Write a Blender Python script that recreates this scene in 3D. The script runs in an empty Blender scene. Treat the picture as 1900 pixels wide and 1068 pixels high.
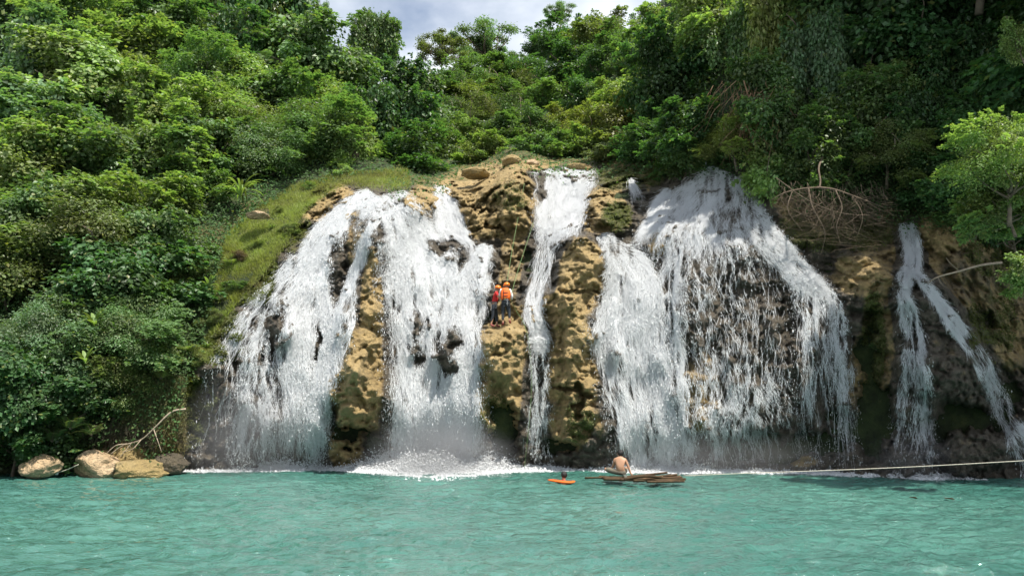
import bpy, bmesh, math, random
import numpy as np
from mathutils import Vector, Matrix, Quaternion

# ------------------------------------------------------------------ camera
SC = bpy.context.scene
COL = SC.collection
PITCH = math.radians(9.35)
CAMH = 2.33
FPX = 1372.0
cam_d = bpy.data.cameras.new('camera')
cam_d.lens = 26.0; cam_d.sensor_width = 36.0
cam_d.clip_start = 0.1; cam_d.clip_end = 3000
cam = bpy.data.objects.new('camera', cam_d); COL.objects.link(cam)
cam.location = (0, 0, CAMH); cam.rotation_euler = (math.pi/2 + PITCH, 0, 0)
SC.camera = cam

# ------------------------------------------------------------------ light
SUN_EL = math.radians(60)
SUN_AZ = math.radians(138)      # clockwise from +Y (away from camera): 90 = straight from the right
sun_dir = Vector((math.sin(SUN_AZ)*math.cos(SUN_EL), math.cos(SUN_AZ)*math.cos(SUN_EL), math.sin(SUN_EL)))
sl = bpy.data.lights.new('sun', 'SUN'); sl.energy = 4.6; sl.angle = math.radians(0.55); sl.color = (1.0, 0.95, 0.86)
sun = bpy.data.objects.new('sun', sl); COL.objects.link(sun)
sun.rotation_euler = sun_dir.to_track_quat('Z', 'Y').to_euler(); sun.location = (20, 0, 60)

W = bpy.data.worlds.new('World'); SC.world = W; W.use_nodes = True
nt = W.node_tree; nt.nodes.clear()
def N(t, typ, **kw):
    n = t.nodes.new(typ)
    for k, v in kw.items(): setattr(n, k, v)
    return n
out = N(nt, 'ShaderNodeOutputWorld'); bg = N(nt, 'ShaderNodeBackground'); sky = N(nt, 'ShaderNodeTexSky')
sky.sky_type = 'NISHITA'; sky.sun_disc = False; sky.sun_elevation = SUN_EL; sky.sun_rotation = SUN_AZ
sky.air_density = 1.0; sky.dust_density = 1.0
tc = N(nt, 'ShaderNodeTexCoord'); mp = N(nt, 'ShaderNodeMapping'); mp.inputs['Scale'].default_value = (1.0, 1.0, 1.9)
mp.inputs['Location'].default_value = (1.3, 0.2, 0.4)
n1 = N(nt, 'ShaderNodeTexNoise'); n1.inputs['Scale'].default_value = 2.4; n1.inputs['Detail'].default_value = 8; n1.inputs['Roughness'].default_value = 0.52
n2 = N(nt, 'ShaderNodeTexNoise'); n2.inputs['Scale'].default_value = 5.2; n2.inputs['Detail'].default_value = 8; n2.inputs['Roughness'].default_value = 0.5
cr = N(nt, 'ShaderNodeValToRGB'); cr.color_ramp.elements[0].position = 0.36; cr.color_ramp.elements[1].position = 0.52
cc = N(nt, 'ShaderNodeValToRGB')
cc.color_ramp.elements[0].position = 0.36; cc.color_ramp.elements[0].color = (4.2, 4.75, 5.6, 1)
cc.color_ramp.elements[1].position = 0.62; cc.color_ramp.elements[1].color = (7.6, 7.95, 8.5, 1)
mx = N(nt, 'ShaderNodeMixRGB')
nt.links.new(tc.outputs['Generated'], mp.inputs['Vector'])
nt.links.new(mp.outputs[0], n1.inputs['Vector']); nt.links.new(mp.outputs[0], n2.inputs['Vector'])
nt.links.new(n1.outputs['Fac'], cr.inputs['Fac']); nt.links.new(n2.outputs['Fac'], cc.inputs['Fac'])
nt.links.new(cr.outputs['Color'], mx.inputs['Fac']); nt.links.new(sky.outputs['Color'], mx.inputs['Color1']); nt.links.new(cc.outputs['Color'], mx.inputs['Color2'])
nt.links.new(mx.outputs['Color'], bg.inputs['Color']); bg.inputs['Strength'].default_value = 0.095
nt.links.new(bg.outputs[0], out.inputs['Surface'])

SC.view_settings.view_transform = 'Standard'; SC.view_settings.look = 'None'
SC.view_settings.exposure = 0.76; SC.view_settings.gamma = 1.0
SC.render.resolution_x = 1024; SC.render.resolution_y = 575
try:
    SC.cycles.transparent_max_bounces = 16; SC.cycles.max_bounces = 7
    SC.cycles.diffuse_bounces = 3; SC.cycles.transmission_bounces = 4
    SC.cycles.caustics_reflective = False; SC.cycles.caustics_refractive = False
except Exception: pass

random.seed(7); RNG = np.random.default_rng(7)
cp, sp_ = math.cos(PITCH), math.sin(PITCH)

def P(px, py, D):
    """world point seen at photo pixel (px, py) at distance D along +Y"""
    px = np.asarray(px, float); py = np.asarray(py, float); D = np.asarray(D, float)
    x = (px-950)/FPX; y = (534-py)/FPX
    dy = cp - y*sp_; dz = sp_ + y*cp
    t = D/dy
    return np.stack([x*t, D + 0*t, CAMH + dz*t], -1)
def PV(px, py, D): return Vector([float(a) for a in P(px, py, D)])
def waterD(py):
    y = (534-py)/FPX
    return -CAMH*(cp - y*sp_)/(sp_ + y*cp)

# ------------------------------------------------------------------ noise
def _h(ix, iy, iz, s):
    n = (ix*374761393 + iy*668265263 + iz*2147483647 + s*1274126177) & 0xFFFFFFFF
    n = ((n ^ (n >> 13))*1274126177) & 0xFFFFFFFF
    n = (n ^ (n >> 16)) & 0xFFFFFFFF
    return n/4294967295.0
def vnoise(p, s=0):
    i = np.floor(p).astype(np.int64); f = p - i; u = f*f*f*(f*(f*6-15)+10); r = 0
    for a in (0, 1):
        for b in (0, 1):
            for c in (0, 1):
                w = (u[..., 0] if a else 1-u[..., 0])*(u[..., 1] if b else 1-u[..., 1])*(u[..., 2] if c else 1-u[..., 2])
                r = r + w*_h(i[..., 0]+a, i[..., 1]+b, i[..., 2]+c, s)
    return r*2-1
def fbm(p, o=4, s=0, g=0.5):
    r = 0; a = 1; t = 0
    for k in range(o):
        r = r + a*vnoise(p*(2.03**k)+k*17.3, s+k); t += a; a *= g
    return r/t
def worley(p, s=0):
    i = np.floor(p).astype(np.int64); f = p-i; best = np.full(p.shape[:-1], 9.0)
    for a in (-1, 0, 1):
        for b in (-1, 0, 1):
            for c in (-1, 0, 1):
                X, Y, Z = i[..., 0]+a, i[..., 1]+b, i[..., 2]+c
                dx = a+_h(X, Y, Z, s)-f[..., 0]; dy = b+_h(X, Y, Z, s+11)-f[..., 1]; dz = c+_h(X, Y, Z, s+23)-f[..., 2]
                best = np.minimum(best, dx*dx+dy*dy+dz*dz)
    return np.sqrt(best)
def sst(a, b, x):
    t = np.clip((x-a)/(b-a), 0, 1); return t*t*(3-2*t)

# ------------------------------------------------------------------ mesh helpers
def mesh_np(name, V, F, mat=None, smooth=False, attrs=None, uv=None):
    """F: int array (n,3) or (n,4)"""
    V = np.asarray(V, np.float32).reshape(-1, 3); F = np.asarray(F, np.int32); k = F.shape[1]
    me = bpy.data.meshes.new(name)
    me.vertices.add(len(V)); me.vertices.foreach_set('co', V.ravel())
    me.loops.add(F.size); me.loops.foreach_set('vertex_index', F.ravel())
    me.polygons.add(len(F)); me.polygons.foreach_set('loop_start', np.arange(0, F.size, k, dtype=np.int32))
    try: me.polygons.foreach_set('loop_total', np.full(len(F), k, dtype=np.int32))
    except Exception: pass
    me.update(calc_edges=True)
    me.polygons.foreach_set('use_smooth', np.full(len(F), smooth, dtype=bool))
    if attrs:
        for n, a in attrs.items():
            at = me.attributes.new(n, 'FLOAT', 'POINT'); at.data.foreach_set('value', np.asarray(a, np.float32).ravel())
    if uv is not None:
        l = me.uv_layers.new(name='uv'); l.data.foreach_set('uv', np.asarray(uv, np.float32)[F.ravel()].ravel())
    if mat: me.materials.append(mat)
    me.update(); return me
def obj(name, me, parent=None, loc=None):
    o = bpy.data.objects.new(name, me); COL.objects.link(o)
    if parent: o.parent = parent
    if loc is not None: o.location = loc
    return o
def tag(o, label=None, cat=None, group=None, kind=None):
    if label: o['label'] = label
    if cat: o['category'] = cat
    if group: o['group'] = group
    if kind: o['kind'] = kind
    return o
def empty(name, loc, label=None, cat=None, group=None, rz=0):
    o = bpy.data.objects.new(name, None); COL.objects.link(o); o.location = loc; o.rotation_euler = (0, 0, rz); o.empty_display_size = 0.2
    return tag(o, label, cat, group)
def grid_faces(nv, nu):
    a = np.arange(nv*nu).reshape(nv, nu)
    return np.stack([a[:-1, :-1], a[:-1, 1:], a[1:, 1:], a[1:, :-1]], -1).reshape(-1, 4)
def tube(path, radii, sides=7, cap=True):
    """numpy tube along a polyline -> V, F(quads)"""
    path = np.asarray(path, float); n = len(path); radii = np.broadcast_to(np.asarray(radii, float), (n,))
    T = np.gradient(path, axis=0); T /= np.linalg.norm(T, axis=1, keepdims=True)+1e-9
    ref = np.array([0, 0, 1.0]) if abs(T[0, 2]) < 0.9 else np.array([1.0, 0, 0])
    V = []
    nrm = ref - T[0]*np.dot(ref, T[0]); nrm /= np.linalg.norm(nrm)
    for i in range(n):
        nrm = nrm - T[i]*np.dot(nrm, T[i]); nrm /= np.linalg.norm(nrm)+1e-9
        b = np.cross(T[i], nrm)
        for k in range(sides):
            a = 2*math.pi*k/sides
            V.append(path[i] + radii[i]*(math.cos(a)*nrm + math.sin(a)*b))
    F = [[i*sides+k, i*sides+(k+1) % sides, (i+1)*sides+(k+1) % sides, (i+1)*sides+k] for i in range(n-1) for k in range(sides)]
    if cap:
        V.append(path[0]); V.append(path[-1]); c0 = len(V)-2; c1 = c0+1
        for k in range(0, sides):
            F.append([c0, (k+1) % sides, k, k]); F.append([c1, (n-1)*sides+k, (n-1)*sides+(k+1) % sides, (n-1)*sides+(k+1) % sides])
    return np.array(V), np.array(F)
def merge(parts):
    VV = []; FF = []; o = 0
    for V, F in parts: VV.append(V); FF.append(np.asarray(F)+o); o += len(V)
    return np.concatenate(VV), np.concatenate(FF)
def mesh_q(name, V, F, mat=None, smooth=True):
    """quads where a repeated last index means a triangle"""
    me = bpy.data.meshes.new(name)
    me.from_pydata([tuple(v) for v in V], [], [tuple(f) if f[2] != f[3] else tuple(f[:3]) for f in np.asarray(F).tolist()])
    me.polygons.foreach_set('use_smooth', np.full(len(me.polygons), smooth, dtype=bool))
    if mat: me.materials.append(mat)
    me.update(); return me

# ------------------------------------------------------------------ materials
def newmat(name):
    m = bpy.data.materials.new(name); m.use_nodes = True; t = m.node_tree; t.nodes.clear()
    o = N(t, 'ShaderNodeOutputMaterial'); return m, t, o
def lk(t, a, b): t.links.new(a, b)
def noise_node(t, vec, scale, detail=5, rough=0.55):
    n = N(t, 'ShaderNodeTexNoise'); n.inputs['Scale'].default_value = scale; n.inputs['Detail'].default_value = detail; n.inputs['Roughness'].default_value = rough
    if vec is not None: lk(t, vec, n.inputs['Vector'])
    return n
def ramp(t, fac, stops):
    r = N(t, 'ShaderNodeValToRGB'); e = r.color_ramp.elements
    while len(e) < len(stops): e.new(0.5)
    for i, (p, c) in enumerate(stops):
        e[i].position = p; e[i].color = (*c, 1) if not isinstance(c, (int, float)) else (c, c, c, 1)
    lk(t, fac, r.inputs['Fac']); return r
def mixc(t, fac, a, b, typ='MIX'):
    m = N(t, 'ShaderNodeMixRGB', blend_type=typ)
    for s, i in ((fac, 'Fac'), (a, 'Color1'), (b, 'Color2')):
        if isinstance(s, (int, float)): m.inputs[i].default_value = s if i == 'Fac' else (s, s, s, 1)
        elif isinstance(s, tuple): m.inputs[i].default_value = (*s, 1)
        else: lk(t, s, m.inputs[i])
    return m.outputs[0]
def mathn(t, op, a, b=None, c=None, clamp=False):
    m = N(t, 'ShaderNodeMath', operation=op, use_clamp=clamp)
    for i, s in enumerate((a, b, c)):
        if s is None: continue
        if isinstance(s, (int, float)): m.inputs[i].default_value = s
        else: lk(t, s, m.inputs[i])
    return m.outputs[0]
def simple(name, col, rough=0.6, var=0.25, scale=8, bump=0.2, metal=0.0, bscale=None, spec=0.4):
    m, t, o = newmat(name); b = N(t, 'ShaderNodeBsdfPrincipled'); lk(t, b.outputs[0], o.inputs[0])
    tcn = N(t, 'ShaderNodeTexCoord'); n = noise_node(t, tcn.outputs['Object'], scale)
    c = ramp(t, n.outputs['Fac'], [(0.3, tuple(x*(1-var) for x in col)), (0.7, tuple(min(1, x*(1+var)) for x in col))])
    lk(t, c.outputs[0], b.inputs['Base Color']); b.inputs['Roughness'].default_value = rough; b.inputs['Metallic'].default_value = metal
    b.inputs['Specular IOR Level'].default_value = spec
    if bump:
        bp = N(t, 'ShaderNodeBump'); bp.inputs['Strength'].default_value = bump; bp.inputs['Distance'].default_value = 0.02
        n2 = noise_node(t, tcn.outputs['Object'], bscale or scale*4); lk(t, n2.outputs['Fac'], bp.inputs['Height']); lk(t, bp.outputs[0], b.inputs['Normal'])
    return m

def rock_mat(name='wet_tufa_rock', attr=True, base=None):
    m, t, o = newmat(name); b = N(t, 'ShaderNodeBsdfPrincipled'); lk(t, b.outputs[0], o.inputs[0])
    g = N(t, 'ShaderNodeNewGeometry'); pos = g.outputs['Position']
    na = noise_node(t, pos, 0.9, 6, 0.6); nb = noise_node(t, pos, 4.5, 6, 0.65); nc = noise_node(t, pos, 22, 4, 0.6); nd_ = noise_node(t, pos, 1.9, 5, 0.55)
    dry = ramp(t, na.outputs['Fac'], [(0.3, (0.3, 0.21, 0.085)), (0.5, (0.45, 0.32, 0.135)), (0.7, (0.54, 0.4, 0.19))]).outputs[0]
    if base: dry = ramp(t, na.outputs['Fac'], [(0.3, base[0]), (0.5, base[1]), (0.7, base[2])]).outputs[0]
    dry = mixc(t, mathn(t, 'MULTIPLY', ramp(t, nb.outputs['Fac'], [(0.4, 1.0), (0.54, 0.0)]).outputs[0], 0.3), dry, (0.17, 0.13, 0.07))
    dry = mixc(t, mathn(t, 'MULTIPLY', ramp(t, nc.outputs['Fac'], [(0.42, 1.0), (0.6, 0.0)]).outputs[0], 0.22), dry, (0.12, 0.09, 0.055))
    gry = ramp(t, nb.outputs['Fac'], [(0.3, (0.05, 0.042, 0.03)), (0.5, (0.1, 0.083, 0.06)), (0.7, (0.19, 0.16, 0.12))]).outputs[0]
    if attr:
        aw = N(t, 'ShaderNodeAttribute', attribute_name='wet').outputs['Fac']; am = N(t, 'ShaderNodeAttribute', attribute_name='moss').outputs['Fac']
        wf = ramp(t, mathn(t, 'ADD', aw, mathn(t, 'MULTIPLY', mathn(t, 'SUBTRACT', nd_.outputs['Fac'], 0.5), 1.0)), [(0.3, 0.0), (0.62, 1.0)]).outputs[0]
        col = mixc(t, wf, dry, gry)
        mf = ramp(t, mathn(t, 'ADD', am, mathn(t, 'MULTIPLY', mathn(t, 'SUBTRACT', nd_.outputs['Fac'], 0.5), 1.3)), [(0.35, 0.0), (0.65, 1.0)]).outputs[0]
        mossc = ramp(t, nc.outputs['Fac'], [(0.3, (0.05, 0.055, 0.015)), (0.7, (0.17, 0.155, 0.05))]).outputs[0]
        col = mixc(t, mf, col, mossc)
        rg = mathn(t, 'SUBTRACT', 0.85, mathn(t, 'MULTIPLY', wf, 0.48))
    else:
        col = mixc(t, ramp(t, nb.outputs['Fac'], [(0.55, 0.0), (0.75, 0.35)]).outputs[0], dry, gry); rg = None
    lk(t, col, b.inputs['Base Color'])
    if rg: lk(t, rg, b.inputs['Roughness'])
    else: b.inputs['Roughness'].default_value = 0.85
    vo = N(t, 'ShaderNodeTexVoronoi'); vo.inputs['Scale'].default_value = 6.0; lk(t, pos, vo.inputs['Vector'])
    h = mathn(t, 'ADD', mathn(t, 'MULTIPLY', vo.outputs['Distance'], -0.5), mathn(t, 'ADD', nb.outputs['Fac'], mathn(t, 'MULTIPLY', nc.outputs['Fac'], 0.5)))
    bp = N(t, 'ShaderNodeBump'); bp.inputs['Strength'].default_value = 1.0; bp.inputs['Distance'].default_value = 0.22
    lk(t, h, bp.inputs['Height']); lk(t, bp.outputs[0], b.inputs['Normal'])
    return m
M_ROCK = rock_mat()
M_BOULDER = rock_mat('boulder_stone', False, ((0.5, 0.33, 0.18), (0.66, 0.47, 0.28), (0.74, 0.57, 0.38)))
M_BOULDER2 = rock_mat('ochre_stone', False, ((0.3, 0.22, 0.09), (0.44, 0.32, 0.13), (0.52, 0.4, 0.2)))
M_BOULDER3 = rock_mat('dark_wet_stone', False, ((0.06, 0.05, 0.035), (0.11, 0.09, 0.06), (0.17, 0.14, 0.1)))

def white_mat(name, sheet=False):
    m, t, o = newmat(name)
    d = N(t, 'ShaderNodeBsdfPrincipled'); d.inputs['Base Color'].default_value = (0.93, 0.94, 0.95, 1); d.inputs['Roughness'].default_value = 0.35
    tr = N(t, 'ShaderNodeBsdfTranslucent'); tr.inputs['Color'].default_value = (0.9, 0.93, 0.95, 1)
    mx = N(t, 'ShaderNodeMixShader'); mx.inputs[0].default_value = 0.35
    lk(t, d.outputs[0], mx.inputs[1]); lk(t, tr.outputs[0], mx.inputs[2])
    if not sheet: lk(t, mx.outputs[0], o.inputs[0]); return m
    uvn = N(t, 'ShaderNodeUVMap', uv_map='uv'); dn = N(t, 'ShaderNodeAttribute', attribute_name='dens').outputs['Fac']
    def st(sx, sy, sc, det=5, rgh=0.6):
        mpn = N(t, 'ShaderNodeMapping'); mpn.inputs['Scale'].default_value = (sx, sy, 1); lk(t, uvn.outputs[0], mpn.inputs['Vector'])
        return noise_node(t, mpn.outputs[0], sc, det, rgh).outputs['Fac']
    a = st(1, 0.09, 11, 6, .72); b_ = st(1, 0.22, 30, 3, .7); c = st(1, 0.3, 1.8, 3)
    s = mathn(t, 'ADD', mathn(t, 'MULTIPLY', a, 0.42), mathn(t, 'ADD', mathn(t, 'MULTIPLY', b_, 0.33), mathn(t, 'MULTIPLY', c, 0.25)))
    al = mathn(t, 'ADD', mathn(t, 'MULTIPLY', mathn(t, 'SUBTRACT', s, 0.5), 5.4), mathn(t, 'SUBTRACT', mathn(t, 'MULTIPLY', dn, 1.55), 0.45), clamp=True)
    al = mathn(t, 'MULTIPLY', al, ramp(t, dn, [(0.0, 0.0), (0.2, 1.0)]).outputs[0])
    tp = N(t, 'ShaderNodeBsdfTransparent'); m2 = N(t, 'ShaderNodeMixShader'); lk(t, al, m2.inputs[0]); lk(t, tp.outputs[0], m2.inputs[1]); lk(t, mx.outputs[0], m2.inputs[2])
    bp = N(t, 'ShaderNodeBump'); bp.inputs['Strength'].default_value = 1.0; bp.inputs['Distance'].default_value = 0.2; lk(t, s, bp.inputs['Height'])
    lk(t, bp.outputs[0], d.inputs['Normal']); lk(t, bp.outputs[0], tr.inputs['Normal'])
    lk(t, m2.outputs[0], o.inputs[0]); return m
M_WHITE = white_mat('falling_water'); M_SHEET = white_mat('falling_water_veil', True)

# ------------------------------------------------------------------ the lie of the land: depth of the ground along each sight line
CT = []
for px in (-700, -300, 0, 180, 350): CT += [(px, 877, waterD(877)), (px, 960, waterD(877))]
for px, py in ((500, 875), (640, 873), (800, 873), (930, 872), (1060, 873), (1200, 875), (1350, 877), (1500, 880), (1650, 884), (1800, 887), (1950, 889), (2300, 892), (2700, 892)):
    CT += [(px, py, waterD(py)), (px, 960, waterD(py))]
CT += [(400, 700, 28.6), (450, 600, 29.2), (520, 500, 30.2), (600, 420, 31.2), (700, 362, 32.3), (740, 352, 33.2), (560, 700, 28.6), (480, 800, 28.2), (560, 800, 28.3),
 (640, 700, 28.0), (660, 480, 30.2), (620, 580, 29.3), (800, 700, 28.8), (800, 560, 29.6), (790, 490, 30.6), (870, 480, 31.3), (830, 440, 32.8), (830, 400, 34), (820, 342, 36.5), (900, 400, 33.2),
 (930, 320, 36), (950, 295, 38), (930, 614, 28.7), (930, 592, 29.7), (900, 555, 30.1), (960, 540, 30.4), (950, 480, 31.6), (930, 700, 28.4), (930, 800, 28.5),
 (1000, 600, 29.4), (1000, 642, 29.1), (1000, 700, 29.0), (1000, 800, 28.9), (1075, 500, 29.7), (1060, 435, 31.2), (1050, 580, 29.0), (1050, 680, 28.5), (1060, 800, 28.5),
 (1040, 420, 33), (1040, 360, 35.5), (1050, 306, 38.5), (1120, 395, 32.5), (1130, 350, 34.3), (1170, 480, 30.4), (1180, 560, 29.3), (1180, 700, 28.6), (1200, 800, 28.2),
 (1240, 400, 31.5), (1240, 340, 34), (1340, 318, 32.6), (1300, 400, 30.3), (1300, 500, 28.9), (1350, 600, 28.2), (1350, 750, 27.8), (1430, 450, 28.9), (1500, 550, 27.8), (1550, 650, 27.4), (1540, 800, 27.2),
 (1600, 500, 28), (1600, 560, 27.2), (1640, 700, 27.2), (1640, 420, 29.3), (1690, 420, 28.4), (1690, 510, 27), (1700, 600, 26.3), (1750, 700, 25.7), (1760, 800, 26.3), (1780, 450, 27.8), (1850, 550, 27.6), (1880, 700, 26.6), (1900, 430, 28.6),
 # left hill
 (600, 375, 33.2), (500, 440, 31.8), (680, 330, 35.5), (400, 560, 30.1), (350, 650, 28.9), (300, 750, 28.1), (0, 720, 27.3), (0, 600, 28.6), (0, 400, 32.5), (0, 200, 38), (0, 0, 45), (200, 600, 29.9),
 (200, 400, 34), (200, 200, 41), (200, 0, 50), (350, 500, 31.4), (400, 300, 38), (400, 100, 48), (550, 290, 40), (550, 150, 50), (550, 0, 58), (700, 290, 41), (700, 200, 52), (700, 100, 62),
 (-600, 600, 27), (-600, 300, 32), (-600, 0, 38), (-300, -400, 52), (300, -400, 62), (-700, -400, 46), (600, -300, 72),
 # valley
 (800, 300, 47), (900, 280, 51), (900, 200, 72), (900, 140, 88), (1050, 270, 49), (1050, 200, 62), (1050, 100, 76), (1150, 250, 43), (1200, 100, 58), (1250, 0, 58), (1000, -300, 120),
 # right hill
 (1230, 280, 36), (1300, 250, 33.5), (1350, 100, 36), (1350, 0, 38), (1450, 300, 30.5), (1450, 100, 33), (1600, 300, 29.8), (1600, 0, 33), (1750, 350, 28.8), (1750, 100, 31), (1900, 300, 28.8), (1900, 0, 31.5),
 (1500, -400, 42), (1900, -400, 38), (2300, 400, 26), (2300, 0, 29), (2700, 300, 25), (2700, -300, 32), (2300, -400, 36)]
CT = np.array(CT); cx_, cy_, cz_ = CT[:, 0]/500, CT[:, 1]/500, np.log(CT[:, 2])
def _phi(r2): return 0.5*r2*np.log(r2+1e-12)
n_ = len(CT); A = np.zeros((n_+3, n_+3)); A[:n_, :n_] = _phi((cx_[:, None]-cx_)**2+(cy_[:, None]-cy_)**2) + np.eye(n_)*2e-4
A[:n_, n_] = 1; A[:n_, n_+1] = cx_; A[:n_, n_+2] = cy_; A[n_:, :n_] = A[:n_, n_:].T
cf = np.linalg.solve(A, np.concatenate([cz_, [0, 0, 0]]))
GX = np.arange(-800, 2801, 10.0); GY = np.arange(-520, 981, 10.0)
gx, gy = np.meshgrid(GX, GY); D0 = np.zeros_like(gx)
for k in range(gx.shape[0]):
    D0[k] = _phi((gx[k][:, None]/500-cx_)**2+(gy[k][:, None]/500-cy_)**2)@cf[:n_] + cf[n_] + cf[n_+1]*gx[k]/500 + cf[n_+2]*gy[k]/500
D0 = np.exp(np.clip(D0, math.log(20), math.log(140)))
def bil(G, px, py, x0, y0, st):
    fx = np.clip((np.asarray(px, float)-x0)/st, 0, G.shape[1]-1.001); fy = np.clip((np.asarray(py, float)-y0)/st, 0, G.shape[0]-1.001)
    i = fx.astype(int); j = fy.astype(int); a = fx-i; b = fy-j
    return G[j, i]*(1-a)*(1-b)+G[j, i+1]*a*(1-b)+G[j+1, i]*(1-a)*b+G[j+1, i+1]*a*b
def Dg(px, py): return bil(D0, px, py, -800, -520, 10)

# cliff top line (photo pixels)
CTOP = np.array([(250, 880), (320, 850), (345, 700), (400, 610), (450, 545), (520, 465), (550, 412), (590, 370), (640, 340), (730, 345), (800, 340), (850, 318), (930, 296), (1000, 300), (1120, 304), (1200, 300), (1260, 300), (1400, 305), (1450, 340), (1560, 380), (1700, 400), (1800, 420), (1900, 440), (2100, 440)], float)
def cliff_mask(px, py, soft=24): return sst(-soft, soft, py-np.interp(px, CTOP[:, 0], CTOP[:, 1]))*sst(300, 360, px)
def blob(px, py, cx, cy, rx, ry, rot=0):
    c, s = math.cos(math.radians(rot)), math.sin(math.radians(rot)); dx = px-cx; dy = py-cy
    return np.sqrt(((dx*c+dy*s)/rx)**2+((-dx*s+dy*c)/ry)**2)
# rock lumps: cx, cy, rx, ry, rot, height (m toward the viewer), sharpness
LUMPS = [(672, 560, 42, 190, 8, 0.9), (655, 720, 48, 72, 0, 0.8), (660, 660, 60, 60, 0, 0.35), (640, 450, 26, 80, 22, 0.6), (690, 470, 16, 80, 0, 0.35),
 (780, 375, 38, 38, 10, 0.8), (828, 463, 42, 22, 8, 0.9), (775, 600, 14, 42, 5, 0.7), (775, 652, 13, 22, 0, 0.6), (838, 632, 20, 32, 0, 0.8), (832, 668, 24, 26, -20, 0.8),
 (880, 345, 50, 30, -10, 0.9), (930, 340, 55, 35, 10, 0.8), (905, 400, 60, 34, 0, 0.9), (950, 385, 40, 45, 0, 0.5), (905, 437, 38, 12, 0, 0.7), (960, 372, 34, 50, 15, 0.6), (860, 385, 22, 40, -10, 0.5),
 (950, 298, 20, 12, 0, 0.7), (985, 303, 20, 10, 0, 0.5), (972, 310, 14, 10, 0, 0.4), (1072, 312, 22, 10, 0, 0.6),
 (960, 465, 40, 26, -10, 0.7), (905, 500, 25, 30, 0, 0.6), (900, 545, 25, 25, 0, 0.5), (965, 520, 30, 22, 10, 0.6), (960, 560, 30, 24, 0, 0.6),
 (930, 655, 46, 56, 0, 0.8), (950, 620, 30, 24, 0, 0.5), (915, 720, 30, 110, 0, 0.5), (950, 740, 22, 70, 0, 0.5), (968, 590, 24, 18, 20, 0.4),
 (1075, 500, 50, 72, 10, 1.1), (1062, 440, 42, 24, 0, 0.7), (1035, 570, 38, 26, -20, 0.8), (1065, 620, 45, 45, 0, 0.7), (1055, 680, 48, 48, 0, 0.6), (1075, 740, 40, 70, 0, 0.45), (1025, 650, 26, 24, 0, 0.5), (1050, 800, 36, 30, 0, 0.4),
 (1115, 385, 38, 38, 0, 1.1), (1140, 405, 40, 38, 20, 0.8), (1110, 410, 20, 30, 0, 0.4), (1215, 450, 22, 28, 10, 0.6), (1235, 420, 20, 30, 0, 0.5),
 (1300, 560, 50, 130, 5, 0.7), (1365, 480, 40, 80, -15, 0.6), (1290, 740, 50, 80, 0, 0.6), (1390, 620, 50, 150, 0, 0.4), (1450, 640, 40, 110, -5, 0.5), (1500, 700, 30, 120, 0, 0.4), (1330, 790, 60, 40, 0, 0.3),
 (1600, 500, 60, 36, 10, 0.9), (1580, 550, 40, 30, 0, 0.5), (1650, 540, 60, 50, 0, 0.6), (1740, 570, 60, 60, 20, 0.9), (1770, 670, 75, 90, 10, 1.1), (1700, 700, 50, 120, 0, 0.5),
 (1750, 440, 60, 40, 30, 0.8), (1810, 480, 50, 50, 0, 0.6), (1860, 640, 40, 80, 0, 0.6), (1800, 840, 80, 46, 0, 1.1), (1700, 860, 50, 24, 0, 0.6), (1880, 800, 50, 60, 0, 0.5),
 (600, 372, 40, 24, -25, 0.8), (635, 358, 34, 14, -10, 0.5), (570, 410, 20, 18, 0, 0.6), (520, 600, 26, 60, 10, 0.9), (400, 700, 30, 60, 10, 0.5), (440, 600, 30, 40, 20, 0.5), (660, 830, 45, 30, 0, 0.3), (470, 720, 30, 90, 0, 0.4)]
HOLES = [(650, 800, 45, 17, 0, 1.5), (620, 765, 14, 24, 0, 0.9), (700, 830, 20, 36, 0, 1.0), (935, 800, 26, 62, 0, 1.7), (1075, 760, 12, 30, 0, 0.8), (1062, 722, 34, 8, 5, 0.8), (1040, 835, 40, 12, 0, 0.8), (905, 590, 14, 20, 0, 0.9), (890, 575, 16, 24, 0, 0.6), (1075, 548, 30, 6, 10, 0.5), (895, 383, 45, 5, 5, 0.7), (905, 422, 34, 6, 3, 0.9), (1000, 520, 20, 40, 0, 0.5), (975, 480, 24, 26, 0, 0.7),
 (1470, 830, 80, 26, 0, 1.1), (1350, 845, 90, 18, 0, 0.8), (1790, 785, 95, 26, -5, 1.6), (1620, 780, 40, 80, 0, 1.5), (1610, 640, 20, 70, 0, 0.9), (1560, 800, 30, 50, 0, 0.8), (1870, 740, 30, 60, 0, 0.8), (1460, 600, 18, 60, 0, 0.7), (500, 650, 12, 50, 10, 0.9), (1160, 350, 30, 26, 0, 0.6), (1125, 650, 20, 60, 0, 0.5)]
CX0, CY0, CS = 290, 250, 2.2
cgx, cgy = np.meshgrid(np.arange(CX0, 2080, CS), np.arange(CY0, 962, CS))
base = Dg(cgx, cgy)
pw = P(cgx, cgy, base)
wx = fbm(pw*1.3, 4, 5, 0.65)*34; wy = fbm(pw*1.3, 4, 9, 0.65)*34
DC = base.copy()
for (a, b, rx, ry, ro, h) in LUMPS:
    r = blob(cgx+wx, cgy+wy, a, b, rx, ry, ro); DC -= h*np.sqrt(np.clip(1-(r/1.15)**2, 0, 1))*sst(1.15, 0.6, r)
for (a, b, rx, ry, ro, h) in HOLES:
    r = blob(cgx+wx, cgy+wy, a, b, rx, ry, ro); DC += h*sst(1.25, 0.55, r)
CM = cliff_mask(cgx, cgy)
q = pw*np.array([1, 1, 0.8])
wl = worley(q*1.1+fbm(q*1.5, 2, 3)[..., None]*0.4, 2); w2 = worley(q*2.6+fbm(q*2, 2, 4)[..., None]*0.4, 7)
flute = fbm(q*np.array([2.2, 2.2, 0.35]), 4, 31)
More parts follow.
